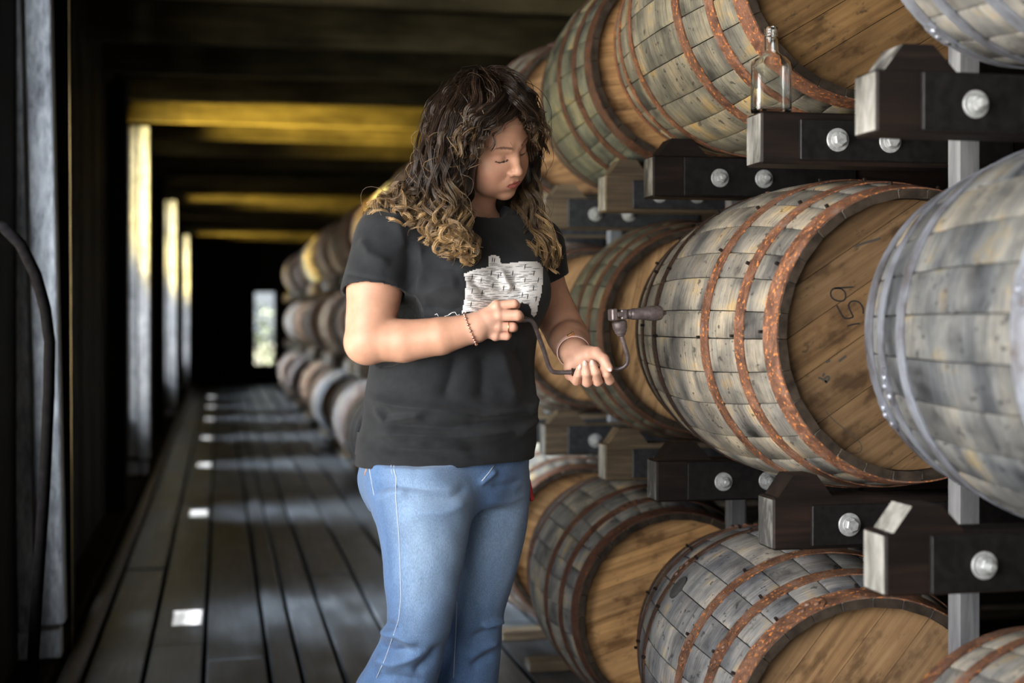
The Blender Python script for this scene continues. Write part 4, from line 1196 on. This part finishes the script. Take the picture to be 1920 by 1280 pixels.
def onj(px, py, lift):
    d = Vector(Wp(px, py, 2.9) - eye_l).normalized(); h = bvj.ray_cast(Vector(eye_l), d)
    return None if h[0] is None else h[0] - d * lift
STITCH = mat_plain('pale_stitching', (.42, .47, .56), .8); STITCHO = mat_plain('orange_stitching', (.55, .26, .07), .8)
def seam(name, pts, r, mat, lift=.0004):
    g = G(); q = []
    for (x0, y0), (x1, y1) in zip(pts[:-1], pts[1:]):
        m_ = max(2, int(math.hypot(x1 - x0, y1 - y0) / 7))
        for k in range(m_): q.append(onj(x0 + (x1 - x0) * k / m_, y0 + (y1 - y0) * k / m_, lift))
    q = [p for p in q if p is not None]
    g.tube(q, r, 5); o = g.obj(name, [mat], jeans, True); return o
seam('side_seam', [(738, 858), (739, 880), (743, 895), (742, 930), (748, 1000), (751, 1080), (752, 1120), (748, 1160), (738, 1190), (722, 1235), (703, 1278)], .0011, STITCH)
seam('side_seam', [(733, 860), (734, 882), (738, 897)], .0009, STITCH)
seam('inner_seam', [(857, 1128), (855, 1180), (852, 1230), (850, 1278)], .0011, STITCH)
seam('fly_seam', [(927, 872), (915, 888), (898, 908)], .0012, STITCH)
seam('pocket_stitching', [(688, 848), (691, 870), (697, 905), (703, 936)], .0009, STITCH)
seam('pocket_stitching', [(690, 872), (685, 885), (683, 897)], .0014, STITCHO)
# dark holster clip at the back of the waistband and red tag at the far hip
g = G(); g.box(-.007, .007, -.02, .02, -.028, .028, .004)
o = g.obj('belt_clip', [mat_plain('black_plastic', (.015, .015, .016), .5)], jeans); o.location = Wp(678, 832, 3.02); o.rotation_euler = (0, .12, .5)
g = G(); g.box(-.006, .006, -.004, .004, -.025, .025, .003)
o = g.obj('red_tag', [mat_plain('red_cloth_tag', (.45, .02, .02), .6)], jeans); o.location = Wp(993, 918, 3.10); o.rotation_euler = (0, -.2, .3)

# ---- boots (below the picture, but she stands on the floor) ------------------------------
BOOT = mat_plain('brown_leather_boot', (.09, .05, .03), .5, 0, .3, 60)
for (px_, zc_, hz) in ((668, 3.03, 0), (822, 3.19, 0)):
    f = Fld(); c = np.array([cpx(px_, zc_), zc_ - C0, 0])
    f.cone(c + [0, 0, .30], c + [0, 0, .07], .055, .048, .02); f.cone(c + [-.01, .0, .045], c + [.13, -.10, .035], .042, .036, .03)
    f.cone(c + [-.03, .02, .04], c + [0, 0, .05], .036, .04, .02)
    f.fn(lambda X: .002 - X[:, 2], (0, 0, .1), 2, .02, 'cut')
    vb, qb = nets(f, c + [-.12, -.2, -.01], c + [.22, .12, .33], .007)
    link('boot', np_mesh('boot', relax(vb, qb, 1), qb, BOOT), person)

# ---- jewellery and nails ---------------------------------------------------------------
ROSE = mat_plain('rose_gold', (.62, .36, .28), .22, .9); GOLD = mat_plain('gold_buckle', (.75, .47, .25), .2, .95)
STRAP = mat_plain('pale_pink_leather', (.70, .47, .42), .5); NAILM = mat_plain('pale_nail_polish', (.56, .38, .33), .25)
def ringpts(c, axis, r, n, squash=1.0):
    ax_ = Vector(axis).normalized(); u = ax_.cross(Vector((0, 1, 0))).normalized(); v_ = ax_.cross(u)
    return [Vector(c) + u * math.cos(2 * math.pi * i / n) * r + v_ * math.sin(2 * math.pi * i / n) * r * squash for i in range(n)]
g = G(); axr = Wp(900, 607, 2.84) - Wp(850, 627, 2.84)
for i, p_ in enumerate(ringpts(Wp(882, 617, 2.84), Vector(axr) , .0335, 30, 1.0)):
    r_ = .0034 if i % 2 == 0 else .0024
    g.lathe([(.0006, -r_), (r_ * .7, -r_ * .7), (r_, 0), (r_ * .7, r_ * .7), (.0006, r_)], 8, Matrix.Translation(p_))
g.obj('bracelet', [ROSE], person, True)['label'] = 'rose gold bead bracelet'
g = G(); axl = (Wp(1085, 678, 3.0) - Wp(1069, 640, 3.11))
cl = Wp(1075, 658, 3.03)
pts = ringpts(cl, Vector(axl), .0345, 40)
axn = Vector(axl).normalized()
for q in range(40):
    a, b = pts[q], pts[(q + 1) % 40]; oa = (a - Vector(cl)).normalized() * .0015; ob = (b - Vector(cl)).normalized() * .0015
    g.add([a - axn * .0056, a + axn * .0056, b + axn * .0056, b - axn * .0056, a - axn * .0056 + oa, a + axn * .0056 + oa, b + axn * .0056 + ob, b - axn * .0056 + ob], [(4, 5, 6, 7), (0, 3, 2, 1), (1, 2, 6, 5), (0, 4, 7, 3)])
strap = g.obj('wrist_strap', [STRAP], person, True, 40); strap['label'] = 'pale pink leather wrist strap'
bk = min(pts, key=lambda p_: (p_ - Vector(Wp(1078, 638, 2.98))).length)
g = G(); g.box(-.008, .008, -.0025, .0025, -.005, .005, .001); o = g.obj('buckle', [GOLD], strap); o.location = bk + (bk - Vector(cl)).normalized() * .002; o.rotation_euler = (.5, -.5, 0)
g = G(); a_ = RF[2][0]; g.tube(ringpts(a_[0] * .30 + a_[1] * .70, Vector(a_[1] - a_[0]), .0108, 24), .0009, 6, closed=True); g.obj('finger_ring', [GOLD], person, True)
def nail(c, d, w_, l):
    """flat oval nail facing the camera side of a finger tip"""
    d = Vector(d).normalized(); n_ = Vector((0, -1, 0)); n_ = (n_ - d * n_.dot(d)).normalized(); sx = d.cross(n_)
    g = G(); vs, fs = [], []
    for i in range(5):
        ph = math.pi * (i / 8)
        for j in range(14):
            th = 2 * math.pi * j / 14
            vs.append(Vector(c) + sx * math.cos(th) * math.cos(ph) * w_ + d * math.sin(th) * math.cos(ph) * l + n_ * math.sin(ph) * .0022)
    for i in range(4):
        for j in range(14): fs.append((i * 14 + j, i * 14 + (j + 1) % 14, (i + 1) * 14 + (j + 1) % 14, (i + 1) * 14 + j))
    fs.append(tuple(4 * 14 + j for j in range(14)))
    g.add(vs, fs); g.obj('nail', [NAILM], person, True)
for (pts_, rad_) in LF[:3]:
    d = pts_[3] - pts_[2]; d = d / np.linalg.norm(d)
    nail(pts_[3] + d * .001 + np.array([0, -rad_[3] * .86, 0]), d, .0046, .0078)
d = Wp(1142, 690, 2.938) - Wp(1132, 674, 2.95); nail(Wp(1141, 690, 2.9385) + np.array([.001, -.0070, 0]), d, .0050, .0085)

# ---- hair ----------------------------------------------------------------------------------
def hw_(pts): return np.array([Wp(x, y, 2.985 + dz) for x, y, dz in pts])
near_g = [   # from the face backwards on the camera side
    hw_([(942, 162, -.050), (905, 196, -.100), (880, 245, -.110), (866, 300, -.110), (858, 355, -.108), (868, 410, -.128), (866, 468, -.150)]),
    hw_([(938, 160, -.045), (893, 195, -.105), (862, 250, -.122), (850, 320, -.122), (852, 385, -.120), (862, 440, -.140), (878, 478, -.155)]),
    hw_([(925, 155, -.035), (865, 190, -.100), (836, 255, -.122), (826, 330, -.122), (832, 400, -.120), (838, 440, -.140), (850, 462, -.150)]),
    hw_([(915, 152, -.020), (845, 188, -.075), (815, 260, -.100), (804, 335, -.108), (798, 390, -.110), (806, 425, -.120), (815, 440, -.130)]),
    hw_([(908, 150, .000), (832, 188, -.035), (802, 262, -.055), (787, 335, -.070), (768, 365, -.080), (745, 380, -.085), (728, 392, -.085)]),
    hw_([(905, 150, .020), (826, 192, .010), (800, 268, .005), (784, 330, -.010), (758, 355, -.030), (718, 375, -.045), (690, 405, -.050)]),
    hw_([(905, 152, .040), (828, 198, .060), (804, 270, .070), (794, 335, .080), (785, 365, .085), (775, 385, .080), (765, 395, .075)]),
    hw_([(910, 155, .060), (850, 195, .100), (830, 270, .125), (830, 340, .125), (840, 390, .120), (850, 410, .110), (860, 420, .10)])]
far_g = [    # from the forehead backwards on the far side
    hw_([(958, 165, -.020), (992, 195, -.005), (1002, 238, .030), (998, 290, .075), (990, 350, .090), (1002, 415, .070), (1028, 480, .020)]),
    hw_([(955, 158, -.005), (992, 185, .025), (1004, 235, .055), (1000, 300, .090), (995, 365, .095), (1015, 430, .075), (1036, 485, .035)]),
    hw_([(948, 152, .015), (985, 180, .060), (998, 240, .090), (990, 310, .115), (985, 375, .110), (1000, 440, .075), (1015, 490, .035)]),
    hw_([(938, 150, .035), (965, 180, .100), (975, 250, .130), (965, 330, .135), (965, 395, .120), (975, 440, .080), (992, 470, .04)]),
    hw_([(925, 150, .050), (920, 185, .120), (905, 260, .145), (890, 340, .140), (885, 400, .120), (890, 420, .11), (895, 430, .10)])]
top_g = [    # crown and front waves swept off the forehead
    hw_([(905, 152, .020), (928, 140, -.010), (962, 152, -.045), (985, 178, -.048), (998, 208, -.030), (1000, 232, -.010), (996, 250, .010)]),
    hw_([(900, 155, .010), (918, 142, -.030), (948, 158, -.070), (968, 186, -.080), (984, 212, -.065), (996, 235, -.040), (1000, 255, -.01)]),
    hw_([(898, 156, .000), (908, 145, -.045), (928, 156, -.085), (936, 182, -.100), (918, 208, -.108), (894, 236, -.113), (874, 270, -.115)]),
    hw_([(895, 160, -.010), (885, 152, -.050), (893, 172, -.095), (896, 205, -.112), (880, 235, -.118), (862, 265, -.120), (852, 300, -.122)]),
    hw_([(900, 158, -.005), (892, 148, -.035), (868, 165, -.080), (850, 200, -.105), (836, 240, -.115), (826, 280, -.12), (820, 320, -.12)]),
    hw_([(905, 150, .030), (880, 145, .010), (848, 165, -.03), (825, 200, -.045), (808, 240, -.06), (800, 280, -.07), (795, 320, -.08)])]
front_l = [  # rolled front hair from the parting to the temple
    hw_([(968, 176, -.062), (960, 192, -.088), (945, 210, -.106), (925, 224, -.116), (905, 238, -.120), (892, 256, -.120), (884, 278, -.118)]),
    hw_([(955, 160, -.060), (945, 172, -.090), (928, 190, -.110), (908, 206, -.120), (890, 224, -.124), (876, 248, -.124), (866, 275, -.122)])]
front_r = [  # and to the far temple
    hw_([(945, 178, -.080), (958, 186, -.096), (972, 202, -.096), (984, 218, -.080), (992, 234, -.056), (998, 252, -.025), (1000, 275, .01)]),
    hw_([(940, 160, -.065), (960, 166, -.084), (980, 184, -.076), (994, 206, -.054), (1002, 228, -.025), (1004, 250, .005), (1002, 280, .035)])]
def cat_eval(P, t):
    n = len(P) - 1; x = np.clip(t * n, 0, n - 1e-6); i = x.astype(int); u = (x - i)[:, None]
    p0, p1, p2, p3 = P[np.maximum(i - 1, 0)], P[i], P[i + 1], P[np.minimum(i + 2, n)]
    return .5 * (2 * p1 + (p2 - p0) * u + (2 * p0 - 5 * p1 + 4 * p2 - p3) * u**2 + (3 * p1 - p0 - 3 * p2 + p3) * u**3)
hrg = np.random.default_rng(4)
HV, HF, HCo = [], [], []
hbase = 0
tt = np.linspace(0, 1, 40)
DARK, MID, BLON = np.array([.012, .008, .0062]), np.array([.042, .023, .013]), np.array([.72, .46, .21])
def strand(P, rad, col):
    global hbase
    T = np.gradient(P, axis=0); T /= np.linalg.norm(T, axis=1)[:, None] + 1e-9
    ref = np.array([0., -1., .2]); N = np.cross(T, ref); N /= np.linalg.norm(N, axis=1)[:, None] + 1e-9
    B = np.cross(T, N); n = len(P)
    for a in (0, 2.094, 4.189):
        HV.append(P + (N * math.cos(a) + B * math.sin(a)) * rad[:, None]); HCo.append(col)
    i = np.arange(n - 1)
    for k in range(3):
        k2 = (k + 1) % 3
        HF.append(np.stack([hbase + k * n + i, hbase + k2 * n + i, hbase + k2 * n + i + 1, hbase + k * n + i + 1], 1))
    hbase += 3 * n
def lock(gd, n_str, curl, thick, blond, tcut=1.0):
    u = hrg.uniform(0, len(gd) - 1.001); i = int(u); f = u - i
    P = gd[i] * (1 - f) + gd[i + 1] * f
    P = P + hrg.normal(0, 1, 3) * .006 + np.linspace(0, 1, len(P))[:, None] * hrg.normal(0, 1, 3) * .013
    depth_j = hrg.uniform(-.012, .022)
    P[1:, 1] += depth_j
    t = tt * tcut
    C = cat_eval(P, t)
    turns = hrg.uniform(2.4, 4.6); ph = hrg.uniform(0, 6.28); hand = hrg.choice([-1, 1])
    env = np.clip((tt - .18) / .5, 0, 1) ** 1.2
    T = np.gradient(C, axis=0); T /= np.linalg.norm(T, axis=1)[:, None]
    N = np.cross(T, [0, 1, 0.]); N /= np.linalg.norm(N, axis=1)[:, None] + 1e-9; B = np.cross(T, N)
    ang = ph + hand * 2 * math.pi * turns * tt ** 1.4
    amp = curl * env * (1 - .25 * tt)
    bl = blond[0] + (blond[1] - blond[0]) * hrg.uniform(0, 1) ** 1.7
    for s in range(n_str):
        o1 = hrg.normal(0, 1); o2 = hrg.normal(0, 1); sp = thick * (1 - .55 * tt) * (.4 + .6 * np.clip(tt * 4, 0, 1))
        da = hrg.normal(0, .09); am = amp * hrg.uniform(.92, 1.08)
        Q_ = C + N * (np.cos(ang + da) * am + o1 * sp)[:, None] + B * (np.sin(ang + da) * am + o2 * sp)[:, None]
        fz = hrg.normal(0, 1, 3) * .0022 * tt[:, None] ** 2
        g_ = np.clip((tt * tcut - .55) / .42, 0, 1) * bl
        g2 = np.clip(g_ * hrg.uniform(.6, 1.3), 0, 1)[:, None]
        bc = DARK + (MID - DARK) * np.clip(tt * tcut * 1.1 + hrg.uniform(-.25, .3), 0, 1)[:, None]
        col = bc * (1 - g2) + BLON * hrg.uniform(.7, 1.2) * g2
        rad = .00085 * (1 - .45 * tt) * hrg.uniform(.8, 1.25)
        strand(Q_ + fz, rad, np.clip(col, 0, 1))
for _ in range(150): lock(near_g, 14, hrg.uniform(.010, .021), .0027, (.15, 1.0))
for _ in range(66): lock(far_g, 13, hrg.uniform(.007, .016), .0030, (.15, .85))
for _ in range(45): lock(front_l, 12, hrg.uniform(.003, .006), .0036, (.0, .05))
for _ in range(38): lock(front_r, 12, hrg.uniform(.003, .007), .0036, (.0, .2))
for _ in range(34): lock(top_g[:2], 13, hrg.uniform(.004, .008), .0042, (.0, .2), hrg.uniform(.75, 1.0))
for _ in range(90): lock(top_g[2:], 13, hrg.uniform(.003, .007), .0042, (.0, .2), hrg.uniform(.75, 1.0))
for gd, m_ in ((near_g, 60), (far_g, 30), (top_g, 50)):      # flyaway single hairs
    for _ in range(m_): lock(gd, 1, hrg.uniform(.010, .024), .02, (.1, .6))
HVa = np.concatenate(HV); HFa = np.concatenate(HF); HCa = np.concatenate(HCo)
hair = link('hair', np_mesh('hair', HVa, HFa, HAIR, HCa), person); hair['label'] = 'long curly dark brown hair with blonde tips'
# dark underlayer that carries the volume of the hair
cap = Fld()
cap.ell(hd(0, -.030, .040), (.082, .092, .088), RHD)
cap.chain([hd(0, -.055, .0), Wp(850, 330, 3.03), Wp(845, 385, 3.05)], [.080, .062, .05], .03)
cap.cone(hd(-.02, .018, .092), hd(.03, .030, .090), .032, .032, .03)
cap.cone(hd(-.062, .010, .03), Wp(868, 350, 2.925), .022, .022, .03)
cap.cone(hd(.062, .012, .03), Wp(985, 340, 3.08), .022, .018, .03)
cap.ell(hd(0, .105, -.02), (.062, .060, .075), RHD, .012, 's')
cap.cone(hd(.03, -.05, -.03), Wp(928, 405, 3.14), .050, .050, .03)
vc_, qc_ = nets(cap, Wp(740, 440, 3.0) + [0, -.22, 0], Wp(1040, 120, 3.0) + [0, .25, 0], .005)
vc_ = relax(vc_, qc_, 2)
link('hair_underlayer', np_mesh('hair_underlayer', vc_, qc_, HAIR, np.tile(DARK * .8, (len(vc_), 1))), hair)
